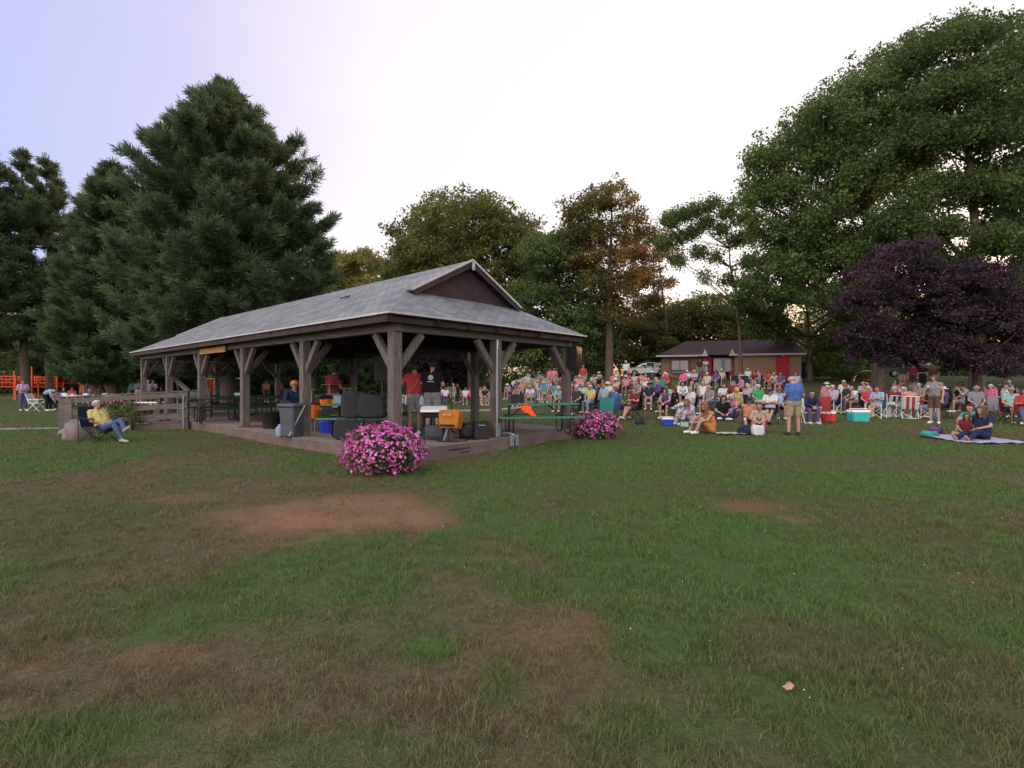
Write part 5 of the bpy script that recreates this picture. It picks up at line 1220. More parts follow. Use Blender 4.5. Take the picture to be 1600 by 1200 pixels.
# fallen leaf
V_ = MB(); xL, yL = gpt(1233,1076); c = Vector((xL, yL, tz(xL,yL)+.03))
pts = [(0,-.055),(.03,-.03),(.05,.0),(.028,.012),(.02,.04),(0,.055),(-.02,.03),(-.045,.015),(-.03,-.01),(-.035,-.035)]
vs = [(0,0,.012)]+[(x*.65,y*.5,.012*math.sin(x*60)) for x, y in pts]; V_.add([Vector(v)+c for v in vs], [(0,i+1,(i+1) % 10+1) for i in range(10)])
o = V_.build('fallen_leaf', mat('dry_leaf', (.34,.21,.14), .8)); tag(o, 'single dry tan leaf lying on the near grass', 'leaf')

# ---------------------------------------------------------------- things in and around the pavilion
def picnic(px, Y, rz, label, L=1.9, grp='green picnic tables in the pavilion'):
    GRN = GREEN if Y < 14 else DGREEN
    r = empty('picnic_table', (X(px,Y), Y, SLAB), rz, label, 'picnic table', grp)
    m = MB()
    for k in range(4): m.box((0,-.27+.18*k,.755), (L,.165,.035), bev=.008)
    m.build('table_top', GRN, r)
    for s in (-1, 1):
        m = MB()
        for k in range(2): m.box((0,s*.72+(k-.5)*.14,.455), (L,.125,.035), bev=.008)
        m.build('bench', GRN, r)
    for sx in (-1, 1):
        x = sx*(L/2-.35); m = MB()
        for s in (-1, 1):
            m.tube([(x,s*.06,.74),(x,s*.10,.25),(x,s*.16,.08),(x,s*.30,.035),(x,s*.60,.035),(x,s*.72,.09),(x,s*.76,.22),(x,s*.76,.44)], .022, 6)
        m.tube([(x,-.75,.43),(x,.75,.43)], .018, 6); m.build('leg_frame', BLACKM, r, True)
    m = MB(); m.tube([(-L/2+.35,0,.40),(L/2-.35,0,.40)], .018, 6); m.tube([(-L/2+.35,0,.42),(-L/2+.75,0,.73)], .016, 6); m.tube([(L/2-.35,0,.42),(L/2-.75,0,.73)], .016, 6); m.build('tie_bar', BLACKM, r)
    return r
SRZ = math.atan2(Sx.y, Sx.x)
picnic(838, 12.95, R(8), 'green picnic table with orange cloth at the open right end of the pavilion', 2.1)
picnic(572, 12.6, R(6), 'green picnic table under the two dark padded bags behind the corner post', 2.0)
picnic(640, 13.4, R(30), 'green picnic table behind the front corner post near the musicians', 2.0)
picnic(352, 20.2, R(20), 'dark green picnic table in the third bay from the left')
picnic(395, 18.2, R(15), 'dark green picnic table right of the third bay post')
picnic(342, 16.9, R(40), 'dark green picnic table nearest the front edge in the third bay')
picnic(425, 20.5, R(10), 'dark green picnic table behind the fourth bay post')
picnic(300, 20.8, R(30), 'dark green picnic table in the second bay beside the ramp')
def onslab(px, Y, z=SLAB): return Vector((X(px,Y), Y, z))
def thing(name, loc, rz, label, cat, grp=None): return empty(name, loc, rz, label, cat, grp)
# bins and cases
r = thing('trash_bin', onslab(456,12.25), R(-20), 'tall grey tapered plastic trash bin with lid standing beside the third post', 'bin')
m = MB(); m.box((0,0,.36), (.46,.40,.72), taper=.78, bev=.03); m.build('bin_body', GREYP, r); m = MB(); m.box((0,0,.755), (.52,.46,.08), bev=.02); m.build('lid', GREYP, r)
r = thing('trash_bin', onslab(424,14.4), R(10), 'short black tub left of the tall grey bin', 'bin')
m = MB(); m.lathe([(.22,0),(.27,.42),(.29,.44)], 14); m.build('bin_body', BLACK, r, True); m = MB(); m.lathe([(.29,.44),(.30,.47),(.1,.49)], 14); m.build('rim', BLACK, r)
m = MB(); m.lathe([(.08,0),(.09,.03),(.09,.2),(.04,.24),(.035,.28)], 12); o = m.build('water_jug', fab('light blue'), smooth=True, loc=onslab(437,12.4)); tag(o, 'small pale blue water jug tucked behind the tall grey bin', 'jug')
r = thing('folded_stand', onslab(466,12.05), 0, 'folded grey metal stand leaning from the tall grey bin to the third post', 'stand'); m = MB(); m.tube([(-.22,0,.02),(.12,.1,.75)], .018, 6); m.build('pole', GALV, r); m = MB(); m.box((-.24,0,.02), (.12,.05,.03)); m.build('foot', BLACKM, r)
def softbag(name, loc, rz, d, matl, label, sq=.35, strap=True):
    r = thing(name, loc, rz, label, 'bag'); m = MB(); m.ball((0,0,0), 1, 20, 14); o = m.build('bag_body', matl, r)
    for v in o.data.vertices:
        c = v.co.copy(); f = lambda t: math.copysign(abs(t)**sq, t); w_ = 1+.05*math.sin(c.x*5+c.z*4)+.04*math.sin(c.y*7+c.x*3)
        v.co = Vector((f(c.x)*d[0]/2, f(c.y)*d[1]/2, f(c.z)*d[2]/2+d[2]/2))*w_; v.co.z = max(v.co.z, 0)
    o.data.polygons.foreach_set('use_smooth', [True]*len(o.data.polygons))
    if strap: m = MB(); m.tube([(-d[0]*.2,-d[1]*.1,d[2]*.95),(-d[0]*.1,-d[1]*.1,d[2]*1.10),(d[0]*.1,-d[1]*.1,d[2]*1.10),(d[0]*.2,-d[1]*.1,d[2]*.95)], .015, 6); m.build('handle', BLACK, r)
    return r
DG = mat('dark_padded_nylon', (.020,.020,.026), .8, .2, bump=.3)
softbag('gear_bag', onslab(548,11.75), R(12), (.66,.5,.46), DG, 'boxy dark padded case on the slab left of the flower mound', .28)
softbag('gear_bag', onslab(553,11.92,SLAB+.475), R(6), (.50,.42,.62), DG, 'upright dark padded bag on the picnic bench, left of two', .3)
softbag('gear_bag', onslab(583,11.85,SLAB+.475), R(6), (.62,.40,.56), DG, 'long dark padded bag on the picnic bench, right of two', .36)
m = MB(); m.lathe([(.17,0),(.21,.28),(.23,.29),(.22,.31)], 16); o = m.build('bucket', mat('blue_plastic', (.02,.04,.42), .5), loc=onslab(512,13.1), smooth=True); tag(o, 'round blue plastic tub on the floor below the drums', 'bucket')
m = MB(); m.box((0,0,.01), (1.0,.5,.02)); o = m.build('floor_mat', fab('dark red'), loc=onslab(404,14.9,SLAB+.001)); tag(o, 'small red mat lying on the slab by the fourth post', 'mat')
# drum kit
r = thing('drum_kit', onslab(507,13.4), R(-8), 'orange drum kit with cymbals beside the third post', 'drum kit')
OD = mat('orange_drum_wrap', (.70,.16,.02), .35, .15, spec=.5); HEADM = mat('drum_head', (.5,.5,.48), .6)
def drum(x, y, z, rad, h, tilt=0, axis='Z'):
    M_ = Matrix.Translation((x,y,z)) @ Matrix.Rotation(tilt, 4, 'X' if axis == 'Z' else 'X')
    m = MB(); m.T = M_; m.lathe([(rad,-h/2),(rad,h/2)], 20); d = m.build('drum', OD, r, True)
    for s in (-1, 1):
        m = MB(); m.T = M_; m.lathe([(rad+.012,s*h/2-.02),(rad+.012,s*h/2+.014)], 20); m.build('hoop', BLACKM, d)
        m = MB(); m.T = M_; m.lathe([(rad*.98,s*(h/2+.004)),(rad*.98,s*(h/2+.008))], 20); m.build('drum_skin', HEADM, d)
drum(-.30,-.1,.55,.19,.40); drum(.22,.0,.36,.30,.42,R(90)); drum(.05,-.02,.82,.15,.22,R(15)); drum(.40,-.02,.80,.17,.26,R(15)); drum(.62,.05,.45,.20,.38)
for x, y, z, q in ((-.42,.1,1.12,.19),(.0,.25,1.25,.22),(.62,.2,1.15,.2)):
    m = MB(); m.tube([(x,y,.02),(x,y,z)], .012, 6); m.build('cymbal_stand', GALV, r); m = MB(); m.lathe([(.02,z+.025),(.05,z+.02),(q,z),(q,z-.004)], 18, c=(x,y,0)); m.build('cymbal', mat('cymbal_brass', (.5,.36,.12), .3, .1, metal=.8), r, True)
for x, y in ((-.45,-.2),(-.16,-.2),(-.3,.06)): m = MB(); m.tube([(x,y,0),(x,y,.5)], .012, 5); m.build('drum_leg', GALV, r)
m = MB(); m.add([(-.14,0,.0),(.14,0,.0),(.15,.0,.28),(-.13,.0,.30),(-.13,.16,.33),(.15,.16,.31)], [(0,1,2,3),(3,2,5,4)]); o = m.build('towel', fab('light blue')); o.location = onslab(529,13.1,SLAB+.66); tag(o, 'pale blue towel draped over the drums', 'towel')
# white sloping mixer lid on a stand, bottle
r = thing('mixer_desk', onslab(678,11.5), R(8), 'white topped sound mixer on a low black trestle between the flowers and the orange case', 'mixer')
m = MB(); m.box((0,0,.70), (.60,.50,.05), rx=R(10), bev=.02); m.build('panel', WHITE, r); m = MB(); m.box((0,.02,.60), (.56,.42,.10), rx=R(12), bev=.02); m.build('case', BLACK, r)
for s in (-1, 1): m = MB(); m.tube([(s*.22,-.2,.0),(s*.22,.2,.56)], .018, 6); m.tube([(s*.22,.2,.0),(s*.22,-.2,.56)], .018, 6); m.build('leg_frame', BLACKM, r)
m = MB(); m.box((0,.1,.20), (.42,.3,.26), bev=.02); m.build('shelf_box', GREYP, r)
r = thing('water_bottle', onslab(659,11.9,SLAB+.775), 0, 'blue plastic water bottle on the table edge beside the mixer', 'bottle')
m = MB(); m.lathe([(.06,0),(.065,.02),(.06,.12),(.04,.17),(.02,.19)], 12); m.build('bottle_body', fab('light blue'), r, True); m = MB(); m.lathe([(.025,.19),(.025,.215)], 10); m.build('cap', fab('white'), r)
r = thing('display_case', onslab(623,12.2,SLAB+.775), R(15), 'white framed clear case on the green table behind the corner post', 'case')
m = MB(); m.box((0,0,.11), (.30,.22,.20), bev=.03); m.build('case_body', mat('clear_grey', (.25,.25,.28), .3), r); m = MB(); m.tube([(-.16,-.115,.0),(-.16,-.115,.2),(-.14,-.115,.22),(.14,-.115,.22),(.16,-.115,.2),(.16,-.115,.0)], .012, 6); m.build('rim', WHITE, r)
# orange cloth covered stand with marks
r = thing('music_stand', onslab(700,11.15), R(-12), 'orange covered stand with pale ring marks beside the mixer at the slab edge', 'stand'); OC = mat('orange_cover', (.36,.12,.008), .6, .12)
m = MB(); m.prism([(-.20,.30),(.20,.30),(.24,.62),(.20,.70),(-.22,.70),(-.24,.62)], -.03, .30); o = m.build('cover', OC, r); o.rotation_euler = (R(-8),0,0)
for k in (-1, 0, 1):
    m = MB(); m.T = Matrix.Translation((k*.065-.02,-.02,.60)) @ Matrix.Rotation(R(90),4,'X'); m.lathe([(.028 if k else .02,0),(.028 if k else .02,.006)], 12); m.build('ring_mark', fab('cream'), r)
m = MB(); m.box((0,-.05,.36), (.34,.01,.05)); m.build('fringe', BLACK, r)
for s in (-1, 1): m = MB(); m.bar((s*.02,.05,.32),(s*.09,-.03,.02),.04,.03); m.build('leg', GALV if s < 0 else BLACKM, r)
m = MB(); m.box((0,.0,.015), (.42,.22,.03)); m.build('base', BLACKM, r)
r = thing('microphone_stand', onslab(706,13.6), 0, 'thin black microphone stand beyond the orange covered stand', 'stand'); m = MB(); m.tube([(0,0,0),(0,0,1.45)], .013, 6); m.build('pole', BLACKM, r); m = MB(); m.lathe([(.15,0),(.15,.02)], 14); m.build('base', BLACKM, r)
# black cases right
softbag('gear_bag', onslab(738,11.9), R(20), (.62,.34,.34), BLACK, 'slanting black instrument bag left of the black case', .6)
r = thing('equipment_case', onslab(752,11.75), R(8), 'square black case beside the conduit at the middle end post', 'case'); m = MB(); m.box((0,0,.20), (.36,.34,.40), bev=.02); m.build('case_body', BLACK, r); m = MB(); m.tube([(-.08,-.18,.30),(-.07,-.21,.33),(.07,-.21,.33),(.08,-.18,.30)], .012, 6); m.build('handle', GALV, r)
r = thing('amplifier_case', Vector((X(808,13.1),13.1,SLAB+.775)), R(4), 'dark open amplifier case with pale frame on the picnic table by the orange cloth', 'amplifier'); m = MB(); m.box((0,0,.11), (.34,.22,.22)); m.build('cabinet', BLACK, r)
for s in (-1, 1): m = MB(); m.box((s*.175,0,.115), (.02,.24,.24)); m.build('side_panel', GREYP, r)
# orange cloth hanging over the bench
m = MB(); vs = []; nx, ny = 8, 8
for j in range(ny+1):
    for i in range(nx+1):
        u, v = i/nx, j/ny; vs.append((-.22+.30*u+.16*v+.02*math.sin(v*9), -.36-.10*v+.02*math.sin(u*8), .785-.34*v*(.6+.4*u)+.012*math.sin(u*11+v*5)))
m.add(vs, [(j*(nx+1)+i, j*(nx+1)+i+1, (j+1)*(nx+1)+i+1, (j+1)*(nx+1)+i) for j in range(ny) for i in range(nx)])
o = m.build('cloth', mat('safety_orange_cloth', (.90,.075,.02), .8, .1), smooth=True); o.location = (X(818,12.95), 12.95, SLAB); o.rotation_euler = (0,0,R(8)); tag(o, 'bright orange cloth hanging off the picnic table at the right end', 'cloth')
def speaker(loc, rz, label, h, stand):
    r = thing('loudspeaker', loc+Vector((0,0,h)), rz, label, 'speaker')
    m = MB(); m.add([(-.2,-.17,0),(.2,-.17,0),(.15,.17,0),(-.15,.17,0),(-.2,-.17,.62),(.2,-.17,.62),(.15,.17,.62),(-.15,.17,.62)], [(3,2,1,0),(4,5,6,7),(0,1,5,4),(1,2,6,5),(2,3,7,6),(3,0,4,7)]); m.build('cabinet', BLACK, r)
    m = MB(); m.box((0,-.175,.31), (.37,.012,.56), bev=.004); m.build('grille', BLACKM, r)
    s = thing('speaker_stand', loc, rz, stand, 'stand'); m = MB(); m.tube([(0,0,.25),(0,0,h)], .02, 8); m.build('pole', BLACKM, s)
    for k in range(3): q = k*2.094; m = MB(); m.tube([(0,0,.55),(.42*math.cos(q),.42*math.sin(q),.01)], .014, 6); m.build('leg', BLACKM, s)
p = at(897, 14.35); speaker(Vector((X(896,14.35),14.35,p.z)), R(60), 'black loudspeaker on tripod outside the right corner post', 1.78-p.z+.15, 'black tripod speaker stand outside the right corner post')
speaker(onslab(597,12.9), R(120), 'black loudspeaker just left of the front corner post, facing away', 1.35, 'black speaker stand behind the front corner post')
# coolers, bags on the lawn
def cooler(px, Y, body, lid, label, w=.5, h=.34, rz=0.0):
    r = thing('cooler', at(px,Y), rz, label, 'cooler'); m = MB(); m.box((0,0,h*.4), (w,w*.62,h*.8), taper=.93, bev=.02); m.build('cooler_body', body, r)
    m = MB(); m.box((0,0,h*.9), (w*1.03,w*.65,h*.2), bev=.02); m.build('lid', lid, r); m = MB(); m.tube([(-w*.52,0,h*.7),(-w*.52,-.0,h*1.12),(w*.52,0,h*1.12),(w*.52,0,h*.7)], .012, 6); m.build('handle', lid, r)
BLUEP = mat('cooler_blue', (.02,.05,.42), .5); TEALP = mat('cooler_teal', (.03,.34,.36), .5); REDC = mat('cooler_red', (.55,.02,.03), .5)
cooler(1043, 16.9, BLUEP, WHITE, 'blue cooler with white lid in front of the purple top', .36, .26)
cooler(1094, 28, BLUEP, WHITE, 'round topped blue and white water cooler on the slope', .5, .5)
cooler(1341, 18.4, TEALP, WHITE, 'teal cooler with pale lid at the front of the right hand crowd', .62, .42)
cooler(1292, 18.6, REDC, WHITE, 'red cooler with white lid right of the red folding chair', .5, .36)
cooler(1069, 16.4, mat('cooler_pale', (.3,.42,.36), .5), BLACK, 'small pale green cooler left of the auburn haired person', .26, .22)
softbag('tote_bag', at(1184,14.1), R(10), (.34,.2,.30), fab('white'), 'white tote bag on the grass in front of the cream clad sitter', .5)
softbag('tote_bag', at(1166,14.3), R(-20), (.46,.3,.22), fab('navy'), 'dark soft bag left of the white tote bag', .6)
softbag('tote_bag', at(1142,26.5), R(-20), (.6,.45,.4), fab('purple'), 'purple round bag behind the white shirt on the slope', .7)
softbag('tote_bag', at(1453,13.9), R(10), (.40,.3,.18), fab('teal'), 'teal bag at the left end of the pale blanket', .6)
softbag('tote_bag', at(1462,14.6), R(40), (.34,.3,.20), fab('purple'), 'purple bag behind the teal bag beside the blanket', .6)
softbag('tote_bag', at(1000,17.3), R(30), (.34,.2,.14), fab('navy'), 'flat dark blue bag under the charcoal shorts sitter', .6)
softbag('tote_bag', at(1463,18.8), R(30), (.22,.2,.34), fab('blue'), 'small blue bag left of the standing woman', .6)
def blanket(px, Y, w, d, c, lab, rz=0.0):
    V_ = MB(); n = 10; p = at(px, Y); vs = []
    for j in range(n+1):
        for i in range(n+1):
            x = (i/n-.5)*w; y = (j/n-.5)*d; xr = p.x+x*math.cos(rz)-y*math.sin(rz); yr = p.y+x*math.sin(rz)+y*math.cos(rz); vs.append((xr, yr, tz(xr,yr)+.05+.015*math.sin(i*2.1+j)*math.cos(j*1.7)))
    V_.add(vs, [(j*(n+1)+i, j*(n+1)+i+1, (j+1)*(n+1)+i+1, (j+1)*(n+1)+i) for j in range(n) for i in range(n)])
    tag(V_.build('blanket', fab(c), smooth=True), lab, 'blanket')
blanket(1518, 13.3, 1.55, 1.5, 'lavender', 'pale lavender blanket under the navy dress on the right')
blanket(1143, 14.3, .9, .35, 'pale green', 'pale green towel on the grass right of the orange dress')
blanket(1112, 26.2, 1.4, 1.0, 'pale teal', 'pale teal blanket on the slope under the cross legged pair')
# empty chairs
def pc(kind, c, px, Y, rz, lab, sc=1.0): put_chair(kind, c, at(px, Y), rz, lab, 'folding chairs in the crowd', sc)
pc('camp','teal', 944, 17.4, R(190), 'empty teal folding chair turned away beside the second flower mound')
pc('camp','teal', 1027, 26.5, R(180), 'empty turquoise high backed chair left of the red shirt with white cap', 1.15)
pc('campw','navy', 1152, 32, R(8), 'empty navy chair with white crossed legs, left of the pair by the slim tree')
pc('campw','navy', 1166, 32, R(-5), 'empty navy chair with white crossed legs, right of the pair by the slim tree')
pc('camp','red', 1280, 18.2, R(170), 'empty red folding chair beside the navy hooded jacket')
pc('camp','black', 1489, 22.5, R(10), 'empty black high backed chair left of the right purple trunk', 1.1)
r = put_chair('camp','grey', at(1563, 18.4), R(-20), 'empty grey green folding chair behind the pale teal t-shirt', 'folding chairs in the crowd')
# cup held by the standing woman, park table items by the ramp
m = MB(); m.lathe([(.03,0),(.04,.11)], 12); p = at(1449,17.5); o = m.build('cup', fab('white'), loc=Vector((p.x+.02,p.y,p.z+1.24)), smooth=True); tag(o, 'white paper cup held by the standing woman in grey', 'cup')
wtable(218, 21.0, 'white topped folding table behind the ramp railing', None, R(5), 1.8)
r = thing('storage_box', onslab(222,18.4,.2), R(5), 'dark red storage box on the ramp behind the railing', 'box'); m = MB(); m.box((0,0,.2), (.75,.4,.38), bev=.02); m.build('box_body', fab('dark red'), r); m = MB(); m.box((0,0,.405), (.79,.44,.04), bev=.01); m.build('lid', fab('dark red'), r)
r = thing('storage_box', onslab(238,18.6,.2), R(5), 'beige storage box on the ramp right of the dark red box', 'box'); m = MB(); m.box((0,0,.2), (.6,.4,.38), bev=.02); m.build('box_body', fab('cream'), r); m = MB(); m.box((0,0,.405), (.64,.44,.04), bev=.01); m.build('lid', fab('cream'), r)
def cable(pts, label, z=SLAB+.012):
    m = MB(); P_ = []
    for i in range(len(pts)-1):
        a, b = pts[i], pts[i+1]
        for k in range(6): t = k/6; P_.append(Vector((X(a[0],a[1])*(1-t)+X(b[0],b[1])*t+.04*math.sin(k*1.7+i), (a[1]*(1-t)+b[1]*t)+.05*math.cos(k*2.1+i*2), z)))
    m.tube(P_, .010, 5); tag(m.build('power_cable', BLACK, smooth=True), label, 'cable')
cable([(706,13.4),(722,12.4),(716,11.7),(738,11.5),(752,11.5)], 'black cable trailing from the microphone stand to the square black case')
cable([(680,11.3),(700,11.0),(726,11.2),(745,11.9)], 'black cable trailing past the base of the orange covered stand')
# ---------------------------------------------------------------- the crowd
STG = (-3.0, 15.0)
SEATED = ('sit','sit_fold','sit_cross','sit_lean','sit_drink')
def P(px, Y, ps, top, bot, hair, label, hat=None, sleeve='tee', legs='shorts', shoe='white', skin=0, chair=None, yaw=None, clab=None, scale=1.0, group=None, dz=0.0):
    if ps.startswith('sit'): scale *= .92
    if 15.4 < Y < 22.9 and not ps.startswith('stand') and px > 800 and not group: Y *= 1.09
    p = at(px, Y, dz); yw = face_to(p.x, p.y, *STG) if yaw is None else yaw
    o = person(p, yw, ps, top, bot, hair, hat, sleeve, legs, shoe, skin, label, group, scale)
    if chair: put_chair(chair[0], chair[1], p, yw, clab or (chair[1].split('+')[0]+' chair under '+label.replace('seated person in', 'sitter in').replace('seated ', '')), 'folding chairs in the crowd', scale)
    return o
OCC = []   # occupied ground spots
def put(*a, **k): OCC.append((at(a[0], a[1]).x, a[1])); return P(*a, **k)
# front row and landmarks, left to right
put(1240, 14.4, 'stand_bow', 'blue', 'khaki', ('balding','grey'), 'person in blue shirt and khaki shorts standing alone with back turned, head bowed', shoe='black', yaw=R(178), scale=.99, skin=2)
put(1075, 15.9, 'ground_knees', 'lavender', 'lavender', ('long','red'), 'person in lavender with long auburn hair seated on the grass, left of the orange dress', legs='pants', yaw=R(-60))
put(1104, 14.6, 'ground_knees', 'orange', 'orange', ('long','red'), 'person in bright orange outfit hugging bare knees on the grass', sleeve='tank', yaw=R(-72))
put(1130, 17.2, 'ground_cross', 'black', 'navy', ('bob','dark'), 'person in black blouse with dark bob cross legged on the grass', legs='pants', yaw=R(-12))
put(1143, 18.6, 'ground_knees', 'pink', 'denim', ('bob','grey'), 'person in pink top and jeans on a teal chair edge, right of the black blouse', legs='pants', yaw=R(-40))
put(1170, 16.2, 'ground_legs_out', 'coral', 'pink', ('short','dark'), 'person in coral vest with bare legs and dark cap beside the white bag', hat=('cap','navy'), sleeve='tank', yaw=R(-25), skin=1)
put(1187, 15.2, 'ground_knees', 'cream', 'pink', ('short','brown'), 'person in cream with pink shorts low on the grass in front of the white shirted man', sleeve='tank', yaw=R(-30), skin=2)
put(1203, 16.0, 'sit_fold', 'white', 'navy', ('short','grey'), 'seated man in white t-shirt and navy cap left of the standing blue shirt', hat=('cap','navy'), chair=('camp','navy'), legs='shorts', yaw=R(-30), shoe='black')
put(1218, 18.2, 'sit', 'light blue', 'navy', ('short','grey'), 'seated person in pale blue shirt and red cap behind the white t-shirt man', hat=('cap','red'), chair=('camp','navy'), yaw=R(-15))
put(1186, 20.0, 'sit', 'green', 'white', ('short','white'), 'seated person in vivid green shirt with white hair', chair=('camp','green'), yaw=R(-10), skin=2)
put(1166, 20.5, 'sit', 'lavender', 'cream', ('long','blonde'), 'seated person in lavender with long blonde hair left of the green shirt', chair=('camp','grey'))
put(1154, 19.4, 'sit_lean', 'yellow', 'cream', ('bob','blonde'), 'seated blonde person leaning in pale yellow top', chair=('camp','navy'), sleeve='tank')
put(1106, 19.6, 'sit', 'grey', 'denim', ('short','grey'), 'seated person in grey shirt and khaki cap behind the auburn haired pair', hat=('cap','khaki'), chair=('camp','grey'), skin=2)
put(1076, 17.8, 'sit_cross', 'white', 'white', ('short','grey'), 'seated person in all white turned aside in a navy chair', legs='pants', chair=('camp','navy'), yaw=R(-75))
put(1041, 18.0, 'sit_lean', 'purple', 'black', ('bob','dark'), 'seated dark haired person in purple sleeveless top behind the blue cooler', sleeve='tank', chair=('camp','black'), yaw=R(-35))
put(1040, 20.2, 'sit', 'pale teal', 'navy', ('short','dark'), 'seated broad man in pale teal shirt behind the purple top', chair=('camp','navy'), skin=1)
put(1014, 21.0, 'sit', 'navy', 'lavender', ('short','grey'), 'seated person in navy shirt, pale shorts and black cap', hat=('cap','black'), chair=('camp','navy'), yaw=R(-20), skin=2)
put(989, 17.8, 'sit_fold', 'dark red', 'charcoal', ('short','brown'), 'seated bare armed person in dark red shirt beyond the second flower mound', chair=('camp','black'), yaw=R(-55), skin=2)
put(966, 18.2, 'sit_cross', 'blue', 'purple', ('short','brown'), 'seated person in bright blue shirt just right of the teal empty chair', chair=('camp','blue'), yaw=R(120), skin=2)
put(942, 20.6, 'sit', 'light blue', 'black', ('short','red'), 'seated person in light blue top behind the teal empty chair', legs='pants', chair=('camp','grey'), skin=2)
put(921, 20.2, 'sit', 'yellow', 'light denim', ('short','white'), 'seated white haired person in yellow vest and light jeans near the pavilion corner', legs='pants', chair=('camp','navy'))
put(909, 21.6, 'sit_fold', 'pale green', 'light denim', ('short','grey'), 'seated grey haired person in pale green and light jeans near the pavilion corner', legs='pants', chair=('camp','dark green'))
put(899, 20.0, 'sit', 'charcoal', 'dark green', ('short','grey'), 'seated person in charcoal top and dark green trousers by the tripod speaker', legs='pants', chair=('camp','black'))
put(875, 21.3, 'sit_lean', 'pale teal', 'navy', ('short','white'), 'seated bald white haired person in pale teal between corner post and centre post', chair=('camp','grey'), skin=2)
put(1267, 16.3, 'sit_lean', 'navy', 'purple', ('short','dark'), 'seated person in navy hooded jacket beside the red folding chair', sleeve='long', legs='pants', chair=('lawn','white+navy'), yaw=R(-15))
put(1299, 19.8, 'sit_cross', 'lavender', 'navy', ('short','white'), 'seated white haired person in pale lavender shirt, left end of the row under trees', legs='shorts', chair=('campw','navy'), skin=2)
put(1333, 20.0, 'sit_lean', 'white', 'khaki', ('short','grey'), 'seated person in white t-shirt behind the teal cooler', chair=('camp','navy'), skin=2)
put(1357, 19.0, 'sit', 'red', 'navy', ('short','white'), 'seated white haired person in red t-shirt right of the teal cooler', chair=('camp','black'), yaw=R(-30), skin=2)
put(1352, 21.2, 'sit', 'pink', 'denim', ('short','grey'), 'seated grey haired person in pink behind the red t-shirt', chair=('camp','navy'), skin=2)
put(1369, 17.9, 'sit_fold', 'light blue', 'cream', ('short','brown'), 'seated person in light blue in the low white framed chair by the tree trunk', chair=('campw','blue'), yaw=R(-60))
put(1396, 18.6, 'sit', 'dark red', 'white', ('short','grey'), 'seated person in dark red on the blue striped lawn chair', chair=('lawn','white+navy'), yaw=R(165), skin=2)
put(1421, 17.9, 'sit_fold', 'coral', 'coral', ('short','brown'), 'seated person in coral on the white lawn chair, back to the tree', chair=('lawn','white+red'), yaw=R(150), skin=2)
put(1434, 20.6, 'sit', 'grey', 'red', ('short','grey'), 'seated person in grey shirt with pink face left of the standing woman', chair=('camp','red'), skin=2)
put(1460, 17.6, 'stand_hold', 'grey', 'brown', ('bob','brown'), 'standing woman in grey vest and brown skirt length shorts holding a white cup', sleeve='tank', yaw=R(-55), scale=.97, skin=2)
put(1503, 20.4, 'sit_lean', 'black', 'charcoal', ('short','dark'), 'seated person in black with a bright green cup under the right purple tree', chair=('camp','black'), skin=1)
put(1527, 17.8, 'sit', 'grey', 'grey', ('short','grey'), 'large seated person in grey t-shirt and hat behind the blanket group', hat=('cap','grey'), chair=('camp','black'), yaw=R(-25), scale=1.06)
put(1546, 20.2, 'sit', 'hot pink', 'purple', ('short','white'), 'seated person in hot pink t-shirt behind the blanket group', chair=('camp','purple'), skin=2)
put(1582, 16.4, 'sit', 'pale teal', 'navy', ('short','grey'), 'seated person in pale teal t-shirt and grey hat at the right edge', hat=('cap','grey'), chair=('camp','dark red'), yaw=R(-22), scale=1.04, skin=2)
put(1601, 15.6, 'sit_fold', 'red', 'denim', ('short','brown'), 'seated person in red and jeans cut off by the right edge', legs='pants', sleeve='long', chair=('camp','red'), yaw=R(-45))
put(1531, 13.2, 'ground_legs_out', 'navy', 'navy', ('long','brown'), 'person in long navy dress lounging on the pale blanket', legs='pants', yaw=R(-70), shoe=None)
put(1517, 14.2, 'ground_knees', 'teal', 'teal', ('short','dark'), 'person in teal seated on the blanket behind the navy dress', yaw=R(-65), shoe=None)
put(1511, 13.8, 'ground_cross', 'dark red', 'denim', ('long','brown'), 'small child in dark red leaning on the navy dress on the blanket', yaw=R(-50), scale=.72, shoe=None)
# second slope: distinctive people
put(1039, 29.5, 'sit', 'red', 'charcoal', ('short','white'), 'seated person in red with white cap right of the turquoise high backed chair', hat=('cap','white'), chair=('camp','red'))
put(1096, 27.5, 'ground_cross', 'dark red', 'denim', ('short','brown'), 'person in dark red on the slope beside the blue water cooler', yaw=R(-20), skin=2)
put(1131, 26.0, 'ground_cross', 'white', 'denim', ('short','brown'), 'person in white shirt cross legged on the slope in front of the purple bag', yaw=R(-15), skin=2)
put(1104, 30, 'sit', 'cream', 'khaki', ('short','white'), 'seated person in cream shirt behind the blue water cooler', chair=('camp','charcoal'), skin=2)
put(1067, 32, 'sit', 'hot pink', 'navy', ('bob','brown'), 'seated person in hot pink on the slope below the building left window', chair=('camp','grey'), skin=2)
put(1084, 33, 'sit_fold', 'lavender', 'black', ('bob','blonde'), 'seated person in lavender beside the hot pink top on the slope', chair=('camp','black'))
put(1057, 26, 'ground_knees', 'red', 'navy', ('bob','brown'), 'person in red top kneeling on the slope behind the pale teal shirt', yaw=R(-30))
put(1118, 34, 'sit', 'purple', 'blue', ('bob','dark'), 'seated person in purple top and blue shorts below the building window', chair=('camp','navy'))
put(1127, 35.5, 'sit', 'cream', 'khaki', ('short','grey'), 'seated person with wide straw hat below the building window', hat=('sunhat','cream'), chair=('camp','grey'))
put(1102, 43, 'stand_fold', 'white', 'white', ('short','dark'), 'standing person all in white at the red doorway', legs='shorts', shoe='white')
put(1093, 42.5, 'stand', 'charcoal', 'grey', ('short','dark'), 'standing person in charcoal left of the red doorway', legs='pants')
